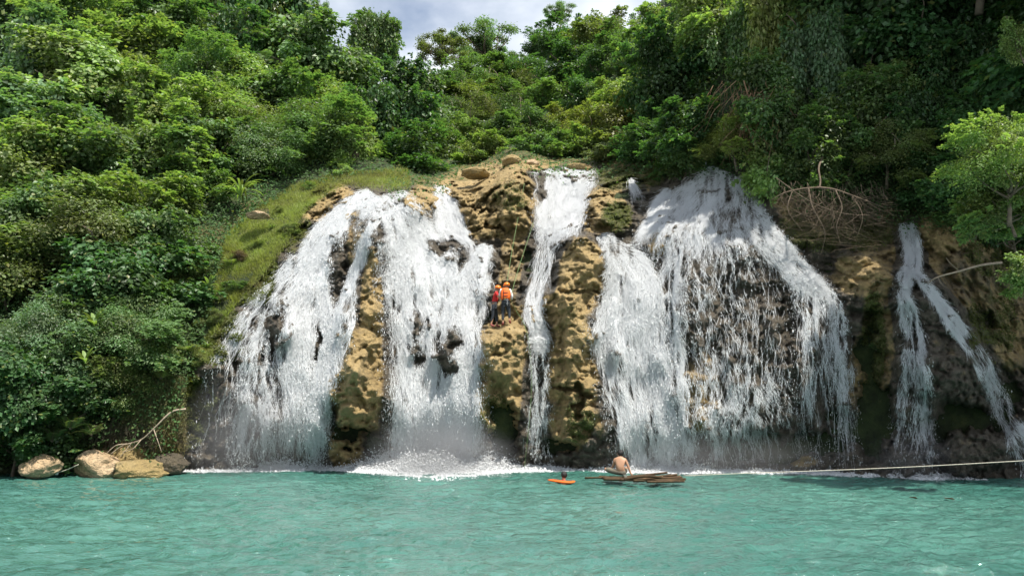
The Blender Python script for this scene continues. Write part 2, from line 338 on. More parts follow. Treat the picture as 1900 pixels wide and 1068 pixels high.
disp = 0.75*fbm(q*0.55, 4, 1) + 0.36*(wl-0.5) + 0.24*(w2-0.5) + 0.3*flute + 0.17*fbm(q*4.5, 3, 13) - 0.25*np.clip(fbm(q*3.0, 3, 41)-0.3, 0, 1)*-1.2
def crease(p, s, k): return np.clip(1-np.abs(fbm(p, 3, s))*k, 0, 1)
disp = disp + 0.2*crease(q*np.array([.8, .8, 1.3])+3, 201, 9) + 0.09*crease(q*np.array([2.2, 2.2, 2.8]), 204, 6) + 0.05*(worley(q*5.5, 31)-0.5)
disp = disp + 0.16*(np.abs(((pw[..., 2]*1.1+fbm(pw*0.7, 3, 55)*1.3) % 1.0)-0.5)*2)**3
DROCK = DC + disp*(0.08+0.92*CM)
# smooth version that the falling water follows
def boxf(a, r, ax):
    k = 2*r+1; p = np.pad(a, [(r, r) if i == ax else (0, 0) for i in (0, 1)], mode='edge'); c = np.cumsum(p, axis=ax, dtype=float)
    z = np.zeros_like(np.take(c, [0], axis=ax)); c = np.concatenate([z, c], axis=ax)
    return (np.take(c, np.arange(k, c.shape[ax]), axis=ax)-np.take(c, np.arange(0, c.shape[ax]-k), axis=ax))/k
DWAT = DROCK.copy()
for _ in range(2): DWAT = boxf(boxf(DWAT, 7, 1), 10, 0)
DWAT = np.minimum(DWAT-0.1, DROCK-0.04)
for _ in range(2): DWAT = boxf(boxf(DWAT, 2, 1), 4, 0)
def Dr(px, py): return bil(DROCK, px, py, CX0, CY0, CS)
def Dw(px, py): return bil(DWAT, px, py, CX0, CY0, CS)
def Dany(px, py):
    ins = (np.asarray(px) > 300) & (np.asarray(py) > 262)
    return np.where(ins, np.minimum(Dr(px, py), Dg(px, py)+2), Dg(px, py))
# ------------------------------------------------------------------ waterfalls (centre lines in photo pixels: x, y, half width, density)
STREAMS = [
 ('thin white veil spreading down the far left edge of the falls beside the mossy bank', [(690, 356, 12, .9), (655, 380, 22, .9), (612, 425, 26, .88), (568, 485, 30, .85), (516, 548, 32, .78), (465, 612, 34, .62), (430, 690, 40, .45), (412, 780, 42, .3), (402, 872, 45, .26)], 5200, 9000, 5),
 ('thick white cascade fanning down left of the brown rock column', [(695, 358, 22, 1), (665, 385, 30, 1), (632, 425, 30, 1), (597, 485, 32, 1), (573, 560, 42, .95), (562, 640, 55, .92), (560, 720, 50, .78), (556, 800, 48, .7), (552, 874, 44, .72)], 9000, 12000, 7),
 ('misty thin veil of drops falling between the far left veil and the thick left cascade', [(520, 545, 14, .5), (495, 620, 22, .5), (480, 700, 34, .42), (474, 780, 40, .38), (470, 874, 46, .36)], 2200, 5500, 5),
 ('slanting narrow white stream crossing the brown rock column', [(718, 372, 16, 1), (700, 420, 22, 1), (680, 470, 24, 1), (655, 540, 24, .95), (630, 610, 26, .95), (608, 680, 24, .9), (592, 740, 24, .85), (585, 800, 20, .7), (582, 868, 18, .6)], 3600, 4200, 4),
 ('widest dense white cascade pouring to the pool left of the climbers', [(728, 356, 26, 1), (745, 400, 46, 1), (768, 450, 60, 1), (790, 500, 80, 1), (800, 560, 80, .93), (804, 620, 76, .88), (808, 690, 76, .93), (810, 780, 80, .97), (812, 876, 92, 1)], 16000, 20000, 10),
 ('short steep white cascade dropping between tan boulders into the widest cascade', [(812, 340, 9, 1), (822, 365, 14, 1), (830, 400, 22, .95), (838, 436, 26, .95), (850, 462, 26, .9), (846, 482, 30, .8)], 1800, 1500, 3),
 ('curling white side stream just left of the climbers', [(905, 452, 8, .9), (893, 478, 18, 1), (880, 520, 26, 1), (872, 580, 24, .95), (866, 650, 22, .9), (862, 740, 24, .7), (868, 872, 24, .45)], 2600, 3600, 3),
 ('broad white upper cascade tumbling over the top ledge in the middle', [(1050, 306, 34, 1), (1052, 325, 56, 1), (1044, 352, 50, 1), (1040, 390, 46, 1), (1034, 425, 42, .95), (1028, 445, 34, .9)], 4800, 2600, 6),
 ('narrow rivulet running down the dark cleft right of the climbers', [(1028, 418, 30, .75), (1022, 436, 26, .75), (1014, 465, 18, .5), (1003, 510, 18, .55), (992, 560, 17, .55), (990, 586, 16, .7), (998, 610, 14, .75), (1002, 632, 18, .7), (1001, 652, 18, .7)], 1900, 1500, 4),
 ('straight sparse curtain of drops below the ledge in the centre of the cliff', [(1001, 625, 16, .7), (1000, 645, 15, .6), (1000, 690, 17, .34), (1000, 760, 20, .3), (1000, 872, 26, .3)], 1500, 4200, 4),
 ('tall white cascade dropping to the pool behind the bamboo raft', [(1112, 436, 10, .8), (1140, 462, 28, .8), (1168, 500, 46, .85), (1174, 550, 52, .97), (1166, 600, 62, .95), (1172, 660, 66, .88), (1188, 730, 62, .85), (1202, 800, 58, .88), (1212, 876, 56, .95)], 9500, 13000, 8),
 ('narrow stream slipping between rocks from upper right into the tall cascade', [(1245, 350, 9, .8), (1228, 378, 16, .85), (1212, 410, 16, .85), (1194, 436, 12, .85), (1186, 462, 14, .8)], 1300, 900, 3),
 ('faint thread of water high on the dark rock right of the top ledge', [(1168, 330, 5, .45), (1180, 360, 6, .45), (1190, 388, 8, .4)], 120, 120, 2),
 ('broad lacy veil spreading over the dark dome of rock right of the tall cascade', [(1345, 316, 30, .72), (1325, 345, 52, .56), (1302, 390, 66, .52), (1292, 440, 84, .48), (1290, 490, 92, .46)], 6500, 4500, 12),
 ('left strands of the lacy veil running down beside the tall cascade', [(1262, 450, 22, .7), (1246, 520, 26, .68), (1244, 600, 30, .62), (1254, 700, 34, .55), (1264, 790, 32, .5), (1272, 874, 34, .48)], 3400, 5200, 6),
 ('thin middle strands trickling down the dark rock dome to the pool', [(1345, 430, 80, .42), (1358, 520, 92, .28), (1370, 620, 92, .24), (1378, 720, 88, .33), (1386, 790, 96, .34), (1396, 876, 108, .3)], 4200, 7500, 15),
 ('diagonal white stream running right down the edge of the dark rock dome', [(1375, 325, 16, .85), (1386, 385, 24, .7), (1412, 430, 30, .72), (1450, 475, 30, .76), (1490, 520, 30, .76), (1512, 560, 36, .6), (1520, 640, 40, .5), (1528, 740, 46, .42), (1538, 878, 50, .38)], 5200, 8500, 7),
 ('outermost thin strand of drops right of the diagonal stream', [(1500, 515, 12, .8), (1545, 560, 14, .6), (1558, 620, 16, .42), (1568, 720, 18, .36), (1576, 878, 22, .3)], 900, 2600, 3),
 ('small upper fall beside the hanging dead branches on the right', [(1680, 412, 13, .65), (1690, 450, 14, .6), (1693, 485, 13, .65), (1688, 512, 18, .85)], 1300, 700, 4),
 ('forked left arm of the right hand fall pouring over the wet boulder', [(1690, 496, 14, .9), (1679, 518, 14, .95), (1676, 545, 12, .75), (1690, 600, 17, .6), (1698, 660, 21, .52), (1696, 730, 30, .46), (1692, 800, 38, .36), (1694, 878, 44, .3)], 3000, 4400, 5),
 ('forked right arm of the right hand fall sliding down to the picture edge', [(1692, 498, 10, .8), (1708, 516, 10, .9), (1735, 550, 11, .85), (1775, 605, 15, .88), (1815, 660, 17, .75), (1845, 720, 17, .6), (1868, 775, 18, .5), (1900, 820, 30, .5), (1930, 878, 40, .4)], 2800, 2800, 4)]

def catmull(pts, n):
    pts = np.asarray(pts, float); p = np.vstack([2*pts[0]-pts[1], pts, 2*pts[-1]-pts[-2]]); o = []
    m = len(pts)-1
    u = np.linspace(0, m-1e-6, n); i = u.astype(int); t = (u-i)[:, None]
    a, b, c, d = p[i], p[i+1], p[i+2], p[i+3]
    return 0.5*((2*b)+(-a+c)*t+(2*a-5*b+4*c-d)*t*t+(-a+3*b-3*c+d)*t**3)

WET = np.zeros_like(cgx)
for lab, pts, nf, nd, nl in STREAMS:
    c = catmull(pts, 120)
    for k in range(0, 120, 2):
        r = np.sqrt(((cgx-c[k, 0])/(c[k, 2]*1.15+16))**2 + ((cgy-c[k, 1])/(c[k, 2]*0.9+22))**2)
        WET = np.maximum(WET, sst(1.25, 0.75, r)*0.95)
WET = np.maximum(WET, 0.8*sst(1235, 1300, cgx)*sst(1625, 1590, cgx)*sst(380, 480, cgy))
WET = np.maximum(WET, 0.9*sst(740, 850, cgy)); WET = np.maximum(WET, 0.7*sst(1640, 1700, cgx)*sst(520, 600, cgy))
WET = np.maximum(WET, 0.8*sst(560, 500, cgx)*sst(560, 640, cgy)); WET = np.maximum(WET, 0.42)
for (a, b, rx, ry, w) in [(655, 700, 50, 90, .0), (690, 570, 22, 110, .15), (660, 450, 20, 60, .45), (610, 378, 60, 34, 0), (785, 375, 34, 30, .05), (900, 345, 90, 40, 0), (905, 405, 66, 40, .05), (960, 390, 40, 50, .1), (980, 300, 60, 16, .05), (1075, 312, 26, 12, .1),
        (1080, 510, 44, 70, .0), (1035, 572, 44, 28, 0), (1060, 640, 46, 50, .02), (935, 640, 50, 50, 0), (925, 720, 44, 90, .1), (1060, 700, 50, 70, .2), (1115, 390, 44, 44, .0), (965, 590, 30, 24, .1), (1220, 450, 20, 30, .2), (640, 830, 34, 40, .25), (1055, 790, 40, 50, .3),
        (1600, 510, 60, 40, .3), (1750, 435, 60, 34, .2), (1820, 500, 60, 40, .45), (1300, 730, 45, 80, .45), (1600, 700, 30, 80, .4), (1880, 620, 40, 70, .35), (1490, 855, 30, 12, .3)]:
    r = blob(cgx, cgy, a, b, rx, ry); f = sst(1.3, 0.7, r); WET = WET*(1-f)+w*f
MOSS = np.zeros_like(cgx)
for (a, b, rx, ry, w) in [(1145, 400, 32, 34, .75), (950, 360, 50, 40, .4), (1050, 560, 30, 60, .3), (1075, 640, 40, 60, .3), (1075, 780, 40, 60, .35), (920, 770, 40, 60, .35), (1620, 640, 24, 110, .8), (1840, 600, 60, 90, .45), (1850, 470, 80, 60, .4),
        (1150, 330, 60, 30, .7), (1200, 320, 50, 30, .6), (330, 760, 80, 80, .7), (400, 620, 60, 60, .8), (470, 520, 60, 50, .8), (545, 430, 40, 40, .7), (1560, 420, 140, 60, .5), (860, 330, 30, 10, .4), (900, 480, 20, 60, .3), (1450, 330, 80, 40, .6), (1240, 310, 60, 20, .7)]:
    MOSS = np.maximum(MOSS, w*sst(1.3, 0.5, blob(cgx, cgy, a, b, rx, ry)))
MOSS = np.maximum(MOSS, 0.9*(1-CM)); WET = WET*(1-0.6*(1-CM))

Vc = P(cgx, cgy, DROCK).reshape(-1, 3)
cliff = obj('cliff', mesh_np('cliff', Vc, grid_faces(*cgx.shape)[:, ::-1], M_ROCK, True, {'wet': WET, 'moss': MOSS}))
tag(cliff, 'wet ochre and grey tufa cliff behind the waterfalls', 'cliff', kind='structure')

# hillsides behind and beside
RID = np.array([(-800, -520), (300, -500), (420, -250), (520, -60), (600, 90), (660, 170), (760, 185), (830, 165), (900, 150), (1000, 135), (1100, 100), (1180, 60), (1260, -40), (1350, -200), (1500, -420), (2000, -480), (2800, -480)], float)
hx, hy0 = np.meshgrid(np.arange(-780, 2780, 12.0), np.linspace(0, 1, 110))
hr = np.interp(hx, RID[:, 0], RID[:, 1]); hy = hr + (960-hr)*hy0
HD = Dg(hx, hy); hm = cliff_mask(hx, hy)*sst(2080, 2050, hx)
HD = HD + 0.8*hm - 0.12*(1-hm) + (fbm(P(hx, hy, HD)*0.5, 4, 77)*0.5)
HV = P(hx, hy, HD).reshape(110, -1, 3)
back = []
for k, (dy, dz) in enumerate([(6, 0.6), (20, -3), (60, -24)]):
    b = HV[0].copy(); b[:, 1] += dy; b[:, 2] += dz; back.append(b)
HV = np.concatenate([np.array(back[::-1]), HV])
m, t, o = newmat('hill_undergrowth_soil'); b = N(t, 'ShaderNodeBsdfPrincipled'); lk(t, b.outputs[0], o.inputs[0]); g = N(t, 'ShaderNodeNewGeometry')
ng = noise_node(t, g.outputs['Position'], 1.4, 6, 0.7); lk(t, ramp(t, ng.outputs['Fac'], [(0.35, (0.012, 0.018, 0.006)), (0.55, (0.03, 0.045, 0.012)), (0.7, (0.06, 0.07, 0.02))]).outputs[0], b.inputs['Base Color']); b.inputs['Roughness'].default_value = 0.95
bp = N(t, 'ShaderNodeBump'); bp.inputs['Distance'].default_value = 0.4; lk(t, ng.outputs['Fac'], bp.inputs['Height']); lk(t, bp.outputs[0], b.inputs['Normal'])
M_HILL = m
hill = obj('hills', mesh_np('hills', HV.reshape(-1, 3), grid_faces(HV.shape[0], HV.shape[1])[:, ::-1], M_HILL, True)); tag(hill, 'steep jungle hillsides around the falls', 'hills', kind='structure')

def bipyr(C, Dn, L, R, rng):
    """elongated drops: centre, direction, half length, radius -> V, F(tri)"""
    n = len(C); Dn = Dn/(np.linalg.norm(Dn, axis=1, keepdims=True)+1e-9)
    a = np.cross(Dn, rng.normal(size=(n, 3))); a /= np.linalg.norm(a, axis=1, keepdims=True)+1e-9; b = np.cross(Dn, a)
    V = np.empty((n, 5, 3)); V[:, 0] = C+Dn*L[:, None]; V[:, 4] = C-Dn*L[:, None]
    for k in range(3):
        an = 2*math.pi*k/3; V[:, 1+k] = C+(a*math.cos(an)+b*math.sin(an))*R[:, None]
    f = np.array([[0, 1, 2], [0, 2, 3], [0, 3, 1], [4, 2, 1], [4, 3, 2], [4, 1, 3]])
    return V.reshape(-1, 3), (f[None]+np.arange(n)[:, None, None]*5).reshape(-1, 3)
GAPS = [(775, 600, 11, 34, 5), (775, 655, 10, 20, 0), (838, 628, 17, 24, 0), (832, 668, 19, 22, 0), (828, 462, 36, 18, 0), (1008, 350, 8, 8, 0), (642, 470, 19, 74, 22), (700, 470, 9, 40, 5), (505, 610, 14, 48, 10), (678, 560, 15, 90, 6), (585, 640, 6, 40, 5)]
def gapf(px, py, sc=1.0):
    g = np.ones_like(px); w_ = np.stack([px*0.05, py*0.035, 0*px], -1); gx_ = fbm(w_, 3, 501)*22; gy_ = fbm(w_, 3, 502)*40; px = px+gx_; py = py+gy_
    for a, b, rx, ry, ro in GAPS: g *= sst(0.75*sc, 1.35*sc, blob(px, py, a, b, rx, ry, ro))
    return g
def lace(px, py, idx, dn):
    w_ = np.stack([px*0.012, py*0.006, 0*px+idx], -1); wv = fbm(w_, 2, 400)*1.4
    a = 1-np.abs(fbm(np.stack([px*0.045+wv, py*0.011+wv*0.5, 0*px+idx*3.3], -1), 3, 410))*3.2
    b = 1-np.abs(fbm(np.stack([px*0.11+wv, py*0.03, 0*px+idx*1.7], -1), 2, 420))*3.0
    k_ = np.clip((0.8-dn)*2.5, 0, 0.55); L = (0.62-k_)*a+(0.38+k_)*b; th = 1.02-1.22*dn
    return sst(th-0.45, th+0.45, L)
def flow_pts(C, s, tt, ph, amp):
    """stream coords -> px,py ; s in 0..1, tt lateral"""
    k = s*(len(C)-1); i = np.clip(k.astype(int), 0, len(C)-2); f = (k-i)
    c = C[i]*(1-f)[:, None]+C[i+1]*f[:, None]
    tg = C[i+1, :2]-C[i, :2]; tg = tg/(np.linalg.norm(tg, axis=1, keepdims=True)+1e-9)
    nx_, ny_ = tg[:, 1], -tg[:, 0]
    amp = amp*np.minimum(1, 26/c[:, 2]); w = c[:, 2]*(tt + amp*np.sin(s*38+ph*6.28)*0.12+amp*np.sin(s*90+ph*17)*0.05)
    # falling water: side offset is horizontal when steep
    return c[:, 0]+w*np.where(np.abs(ny_) < 0.8, np.abs(nx_)*0+1, 1)*np.maximum(nx_, 0.35), c[:, 1]+w*ny_*0.6, c[:, 3]
def build_stream(idx, lab, pts, nf, nd, nl):
    rng = np.random.default_rng(100+idx); C = catmull(pts, 160); seg = np.linalg.norm(np.diff(C[:, :2], axis=0), axis=1).sum()
    root_p = PV(C[-1, 0], min(C[-1, 1], 872), float(Dw(C[-1, 0], min(C[-1, 1], 872))))
    root = empty('waterfall', root_p, lab, 'waterfall', 'streams of the waterfall'); inv = np.array(root_p)
    # veil
    nv, nu = max(12, int(seg/3.5)), max(8, int(C[:, 2].max()*2/3.5)); s, u = np.meshgrid(np.linspace(0, 1, nv), np.linspace(-1.1, 1.1, nu), indexing='ij')
    px, py, dn = flow_pts(C, s.ravel(), u.ravel(), 0, 0); D = Dw(px, py)
    W3 = P(px, py, D); rel = 1.3*fbm(np.stack([px*0.05, py*0.014, 0*px+idx], -1), 4, 50+idx)+0.7*fbm(np.stack([px*0.14, py*0.07, 0*px+idx], -1), 2, 60+idx)
    D = D + rel*0.2 - 0.03
    ed = sst(1.13, 0.55, np.abs(u.ravel())); lane = 0.5+0.5*fbm(np.stack([u.ravel()*nl*0.8+idx, s.ravel()*seg*0.006, 0*px], -1), 3, 70+idx)
    lc = lace(px, py, idx, dn); dens = (0.42*dn+(1-0.42*dn)*lc)*np.clip(dn**1.6*(0.2+0.8*ed)*ed*(0.3+1.1*lane+0.55*sst(0.85, 1.0, dn))*(0.5+0.42*sst(0.72, 1.0, dn)), 0, 1)*gapf(px, py)*sst(0, 0.03, s.ravel())
    V = P(px, py, D); l3 = seg*0.021; uv = np.stack([(u.ravel()*C[:, 2].mean()*0.021)+idx*3.1, s.ravel()*l3], -1)
    me = mesh_np('veil', V-inv, grid_faces(nv, nu)[:, ::-1], M_SHEET, True, {'dens': dens}, uv); obj('veil', me, root)
    # filaments : short wandering strands
    lanes = rng.uniform(-0.92, 0.92, nl); lw = rng.uniform(0.05, 0.22, nl)
    def samp(n, wide=0.35, lim=0.98, pw_=1.2):
        s = rng.random(n*3); kk = (s*159).astype(int); pr = C[kk, 2]*C[kk, 3]**pw_; keep = rng.random(n*3) < pr/pr.max(); s = s[keep][:n]
        while len(s) < n: s = np.concatenate([s, s])[:n]
        k = rng.integers(0, nl, n); t = lanes[k]+rng.normal(size=n)*lw[k]; w = rng.random(n) < wide; t[w] = rng.uniform(-lim, lim, w.sum()); return s, np.clip(t, -lim-0.04, lim+0.04)*(1+0.05*rng.normal(size=n)), k
    nf = int(nf*2.0); nd = int(nd*2.6); s0, t0, k0 = samp(nf, pw_=2.2); K = 6
    ln = rng.uniform(6, 34, nf)*(0.6+0.9*s0)/seg; s0 = s0*(1-ln.max()); ph = k0*0.37+rng.random(nf)*0.25; drift = rng.normal(size=nf)*0.03*(30/np.interp(s0*159, np.arange(160), C[:, 2]))
    pts3 = np.empty((nf, K, 3)); off = rng.uniform(-0.02, 0.2, nf); ok = np.ones(nf, bool); jit = np.cumsum(rng.normal(size=(nf, K))*0.55, axis=1)
    for j in range(K):
        s = np.clip(s0+ln*j/(K-1), 0, 1); px, py, dn = flow_pts(C, s, t0+drift*j, ph, 1.0); px = px+jit[:, j]
        pts3[:, j] = P(px, py, Dw(px, py)-off); ok &= gapf(px, py) > rng.random(nf)*0.8
        if j == 2: ok &= lace(px, py, idx, dn)*1.02 > rng.random(nf)*0.93
    pts3 = pts3[ok]; n = len(pts3); rad = rng.uniform(0.002, 0.0062, n)*(0.7+0.6*rng.random(n)); prof = np.array([0.15, 0.8, 1, 0.9, 0.6, 0.1])
    T = pts3[:, -1]-pts3[:, 0]; T /= np.linalg.norm(T, axis=1, keepdims=True)+1e-9; a = np.cross(T, [0, 1.0, 0.1]); a /= np.linalg.norm(a, axis=1, keepdims=True)+1e-9; b = np.cross(T, a)
    V = np.empty((n, K, 3, 3))
    for k in range(3):
        an = 2*math.pi*k/3+0.5; V[:, :, k] = pts3+((a*math.cos(an)*1.25+b*math.sin(an)*0.8)*rad[:, None])[:, None]*prof[None, :, None]
    f = np.array([[j*3+k, j*3+(k+1) % 3, (j+1)*3+(k+1) % 3, (j+1)*3+k] for j in range(K-1) for k in range(3)])
    F = (f[None]+np.arange(n)[:, None, None]*K*3).reshape(-1, 4)
    o_ = obj('strands', mesh_np('strands', V.reshape(-1, 3)-inv, F, M_WHITE, True), root); o_['kind'] = 'stuff'
    # drops
    s0, t0, k0 = samp(nd, 0.45, 1.15, 0.9); ph = k0*0.37+rng.random(nd)*0.3
    px, py, dn = flow_pts(C, s0, t0*1.08, ph, 1.0); px2, py2, _ = flow_pts(C, np.clip(s0+0.01, 0, 1), t0*1.08, ph, 1.0)
    px += rng.normal(size=nd)*(1+5*s0); px2 += (px-px2)*0.0
    off = np.abs(rng.normal(size=nd))*0.22; p = P(px, py, Dw(px, py)-off); pb = P(px, py+6, Dw(px, py+6)-off)
    ok = (gapf(px, py, 0.8) > rng.random(nd)) & (lace(px, py, idx, dn+0.08) > rng.random(nd)*0.9); p, pb = p[ok], pb[ok]; nn = len(p); R = rng.gamma(1.8, 0.0025, nn)+0.0022
    V, F = bipyr(p, pb-p, R*rng.uniform(1.0, 5.0, nn), R, rng)
    o_ = obj('drops', mesh_np('drops', V-inv, F, M_WHITE, True), root); o_['kind'] = 'stuff'
for i, s in enumerate(STREAMS): build_stream(i, *s)

# ------------------------------------------------------------------ the pool
m, t, o = newmat('turquoise_pool_water'); g = N(t, 'ShaderNodeNewGeometry')
b = N(t, 'ShaderNodeBsdfPrincipled'); lk(t, b.outputs[0], o.inputs[0])
nz = noise_node(t, g.outputs['Position'], 0.16, 3, 0.5)
lk(t, ramp(t, nz.outputs['Fac'], [(0.35, (0.038, 0.13, 0.106)), (0.65, (0.07, 0.185, 0.15))]).outputs[0], b.inputs['Base Color'])
b.inputs['Coat Weight'].default_value = 0.8; b.inputs['Coat Roughness'].default_value = 0.02; b.inputs['Coat IOR'].default_value = 1.4; b.inputs['Roughness'].default_value = 0.05; b.inputs['IOR'].default_value = 1.33; b.inputs['Specular IOR Level'].default_value = 0.95
mp = N(t, 'ShaderNodeMapping'); mp.inputs['Scale'].default_value = (1, 2.1, 1); lk(t, g.outputs['Position'], mp.inputs['Vector'])
a1 = noise_node(t, mp.outputs[0], 1.3, 7, 0.62); a2 = noise_node(t, mp.outputs[0], 9, 4, 0.55); a1.inputs['Distortion'].default_value = 0.8
bp = N(t, 'ShaderNodeBump'); bp.inputs['Strength'].default_value = 0.9; bp.inputs['Distance'].default_value = 0.17
lk(t, mathn(t, 'ADD', a1.outputs['Fac'], mathn(t, 'MULTIPLY', a2.outputs['Fac'], 0.1)), bp.inputs['Height']); lk(t, bp.outputs[0], b.inputs['Normal']); lk(t, bp.outputs[0], b.inputs['Coat Normal'])
M_POOL = m
rows = np.concatenate([np.array([-8.0, -2]), np.linspace(3, 34, 520), np.array([40.0, 60])]); cols = np.linspace(-1, 1, 560)
wy_, wc = np.meshgrid(rows, cols, indexing='ij'); wx_ = wc*np.maximum(34, 0*wy_+34)*np.clip(0.3+wy_/34, 0.6, 1.5)
q = np.stack([wx_, wy_, 0*wx_], -1)
def ridged(p, o, s): return 1-np.abs(fbm(p, o, s))*2
qq = q*np.array([1, 2.1, 1]); warp = fbm(q*0.35, 2, 61)[..., None]*1.2
zz = 0.06*fbm(qq*0.55+warp, 3, 62)+0.06*ridged(qq*0.95+warp, 3, 64)**2+0.035*ridged(qq*2.3+warp, 2, 66)
zz = zz*1.1-0.04; zz[[0, 1, -1, -2]] = 0
V = np.stack([wx_, wy_, zz], -1)
pool = obj('water', mesh_np('water', V.reshape(-1, 3), grid_faces(*wx_.shape), M_POOL, True)); tag(pool, 'rippled turquoise pool below the falls', 'water', kind='structure')

# foam and splash where the streams land
def foam(lab, cx, hw, depth_m, n, up, seed, row=None):
    rng = np.random.default_rng(seed); row = row or float(np.interp(cx, [0, 640, 1200, 1500, 1900], [875, 872, 874, 879, 887]))
    px = cx+rng.normal(size=n)*hw*0.55; D = float(Dw(cx, row)); d = np.abs(rng.normal(size=n))*depth_m*0.5-0.15
    e = np.clip(1-np.abs(px-cx)/(hw*1.6), 0.05, 1); yy = Dw(px, np.full(n, row-2.0))-0.12-d*e
    x = (px-950)/FPX*yy; z = np.abs(rng.normal(size=n))*up*e*np.clip(1-d/(depth_m+.01), 0.06, 1)**2
    R = rng.gamma(2, 0.0062, n)+0.003; c = np.stack([x, yy, z+0.03], -1); dr = rng.normal(size=(n, 3)); lo = z < 0.05; dr[lo, 2] *= 0.1
    root = PV(cx, row, D); V, F = bipyr(c, dr, R*rng.uniform(1, 2.6, n), R*np.where(lo, 1.3, 0.8), rng)
    f = obj('foam', mesh_np('foam', V-np.array(root), F, M_WHITE, True), None, root); tag(f, lab, 'foam', kind='stuff')
foam('white foam boiling under the thick left cascade', 540, 90, 0.5, 8000, 0.2, 1)
foam('broad white foam apron under the widest cascade', 812, 125, 2.6, 90000, 0.75, 2)
foam('thin foam line under the centre drop curtain', 1000, 70, 0.8, 4500, 0.12, 3)
foam('white splash behind the bamboo raft', 1215, 110, 0.9, 12000, 0.25, 4)
foam('foam line below the thin middle strands', 1400, 110, 0.5, 5000, 0.07, 5)
foam('foam line below the diagonal right stream', 1540, 80, 0.7, 5000, 0.08, 6)
foam('pale splash foot under the forked right hand fall', 1700, 70, 0.5, 3000, 0.12, 7)
foam('thin foam streak under the far left veil', 400, 80, 0.3, 3000, 0.05, 8)
# ------------------------------------------------------------------ vegetation
def leaf_mat(name, transl=0.4, rough=0.42):
    m, t, o = newmat(name); oi = N(t, 'ShaderNodeObjectInfo'); lf = N(t, 'ShaderNodeAttribute', attribute_name='lf').outputs['Fac']
    cl = N(t, 'ShaderNodeAttribute', attribute_name='cl').outputs['Fac']
    v = mathn(t, 'ADD', 0.38, mathn(t, 'ADD', mathn(t, 'MULTIPLY', lf, 0.85), mathn(t, 'MULTIPLY', cl, 0.6)))
    c = mixc(t, 1.0, oi.outputs['Color'], v, 'MULTIPLY')
    hs = N(t, 'ShaderNodeHueSaturation'); hs.inputs['Saturation'].default_value = 0.9
    lk(t, mathn(t, 'ADD', 0.478, mathn(t, 'MULTIPLY', cl, 0.04)), hs.inputs['Hue']); lk(t, c, hs.inputs['Color'])
    c = mixc(t, ramp(t, lf, [(0.955, 0.0), (0.975, 0.6)]).outputs[0], hs.outputs[0], (0.22, 0.2, 0.05))
    d = N(t, 'ShaderNodeBsdfPrincipled'); lk(t, c, d.inputs['Base Color']); d.inputs['Roughness'].default_value = rough; d.inputs['Specular IOR Level'].default_value = 0.45
    tr = N(t, 'ShaderNodeBsdfTranslucent'); lk(t, mixc(t, 1.0, c, (1.5, 1.7, 0.6), 'MULTIPLY'), tr.inputs['Color'])
    mx = N(t, 'ShaderNodeMixShader'); mx.inputs[0].default_value = transl; lk(t, d.outputs[0], mx.inputs[1]); lk(t, tr.outputs[0], mx.inputs[2]); lk(t, mx.outputs[0], o.inputs[0]); return m
M_LEAF = leaf_mat('leaves'); M_COVER = leaf_mat('undergrowth_leaves', 0.35, 0.75)
M_BARK = simple('bark', (0.16, 0.125, 0.09), 0.9, 0.4, 6, 0.6)
M_TWIG = simple('dead_twigs', (0.33, 0.26, 0.19), 0.85, 0.35, 5, 0.4)
M_GRASS = leaf_mat('grass_blades', 0.45, 0.6)

def unit(a): return a/(np.linalg.norm(a, axis=-1, keepdims=True)+1e-9)
def leaf_quads(pos, nrm, axis, ln, wd):
    axis = unit(axis-nrm*np.sum(axis*nrm, -1, keepdims=True)); sd = np.cross(nrm, axis); ln = ln[:, None]; wd = wd[:, None]
    V = np.empty((len(pos), 4, 3)); V[:, 0] = pos; V[:, 1] = pos+axis*ln*0.45+sd*wd; V[:, 2] = pos+axis*ln-nrm*ln*0.15; V[:, 3] = pos+axis*ln*0.45-sd*wd
    return V.reshape(-1, 3), np.arange(len(pos)*4).reshape(-1, 4)
def clump_leaves(cen, cr, n, leaf, rng, droop=0.3, up=0.6, aspect=0.3, zsq=0.7, fill=0.3):
    k = rng.integers(0, len(cen), n); d = unit(rng.normal(size=(n, 3))); flip = rng.random(n) < 0.6; d[flip, 2] = np.abs(d[flip, 2])
    r = rng.random(n)**fill; pos = cen[k]+d*np.array([1, 1, zsq])*(cr[k]*r)[:, None]
    # small twig tufts: leaves gather round shared points
    tz = rng.normal(size=(n, 3))*leaf*0.8; pos = pos+tz
    nrm = unit(d*0.55+np.array([0, 0, up])+rng.normal(size=(n, 3))*0.42); ax = unit(d*np.array([1, 1, 0.3])+np.array([0, 0, -droop])+rng.normal(size=(n, 3))*0.5)
    ln = leaf*rng.uniform(0.6, 1.35, n); V, F = leaf_quads(pos, nrm, ax, ln, ln*aspect*rng.uniform(0.8, 1.2, n))
    lf = np.repeat(rng.random(n), 4); clr = rng.random(len(cen)); return V, F, lf, np.repeat(clr[k], 4)
def limb(a, b, r0, r1, rng, n=6, wob=0.12, sides=5, kn=0.02):
    a = np.array(a, float); b = np.array(b, float); L = np.linalg.norm(b-a); t = np.linspace(0, 1, n)[:, None]
    p = a*(1-t)+b*t+np.sin(t*math.pi)*rng.normal(size=3)*wob*L+np.cumsum(rng.normal(size=(n, 3))*kn*L, 0)*t
    return tube(p, np.linspace(r0, r1, n), sides)
H0 = 1.25
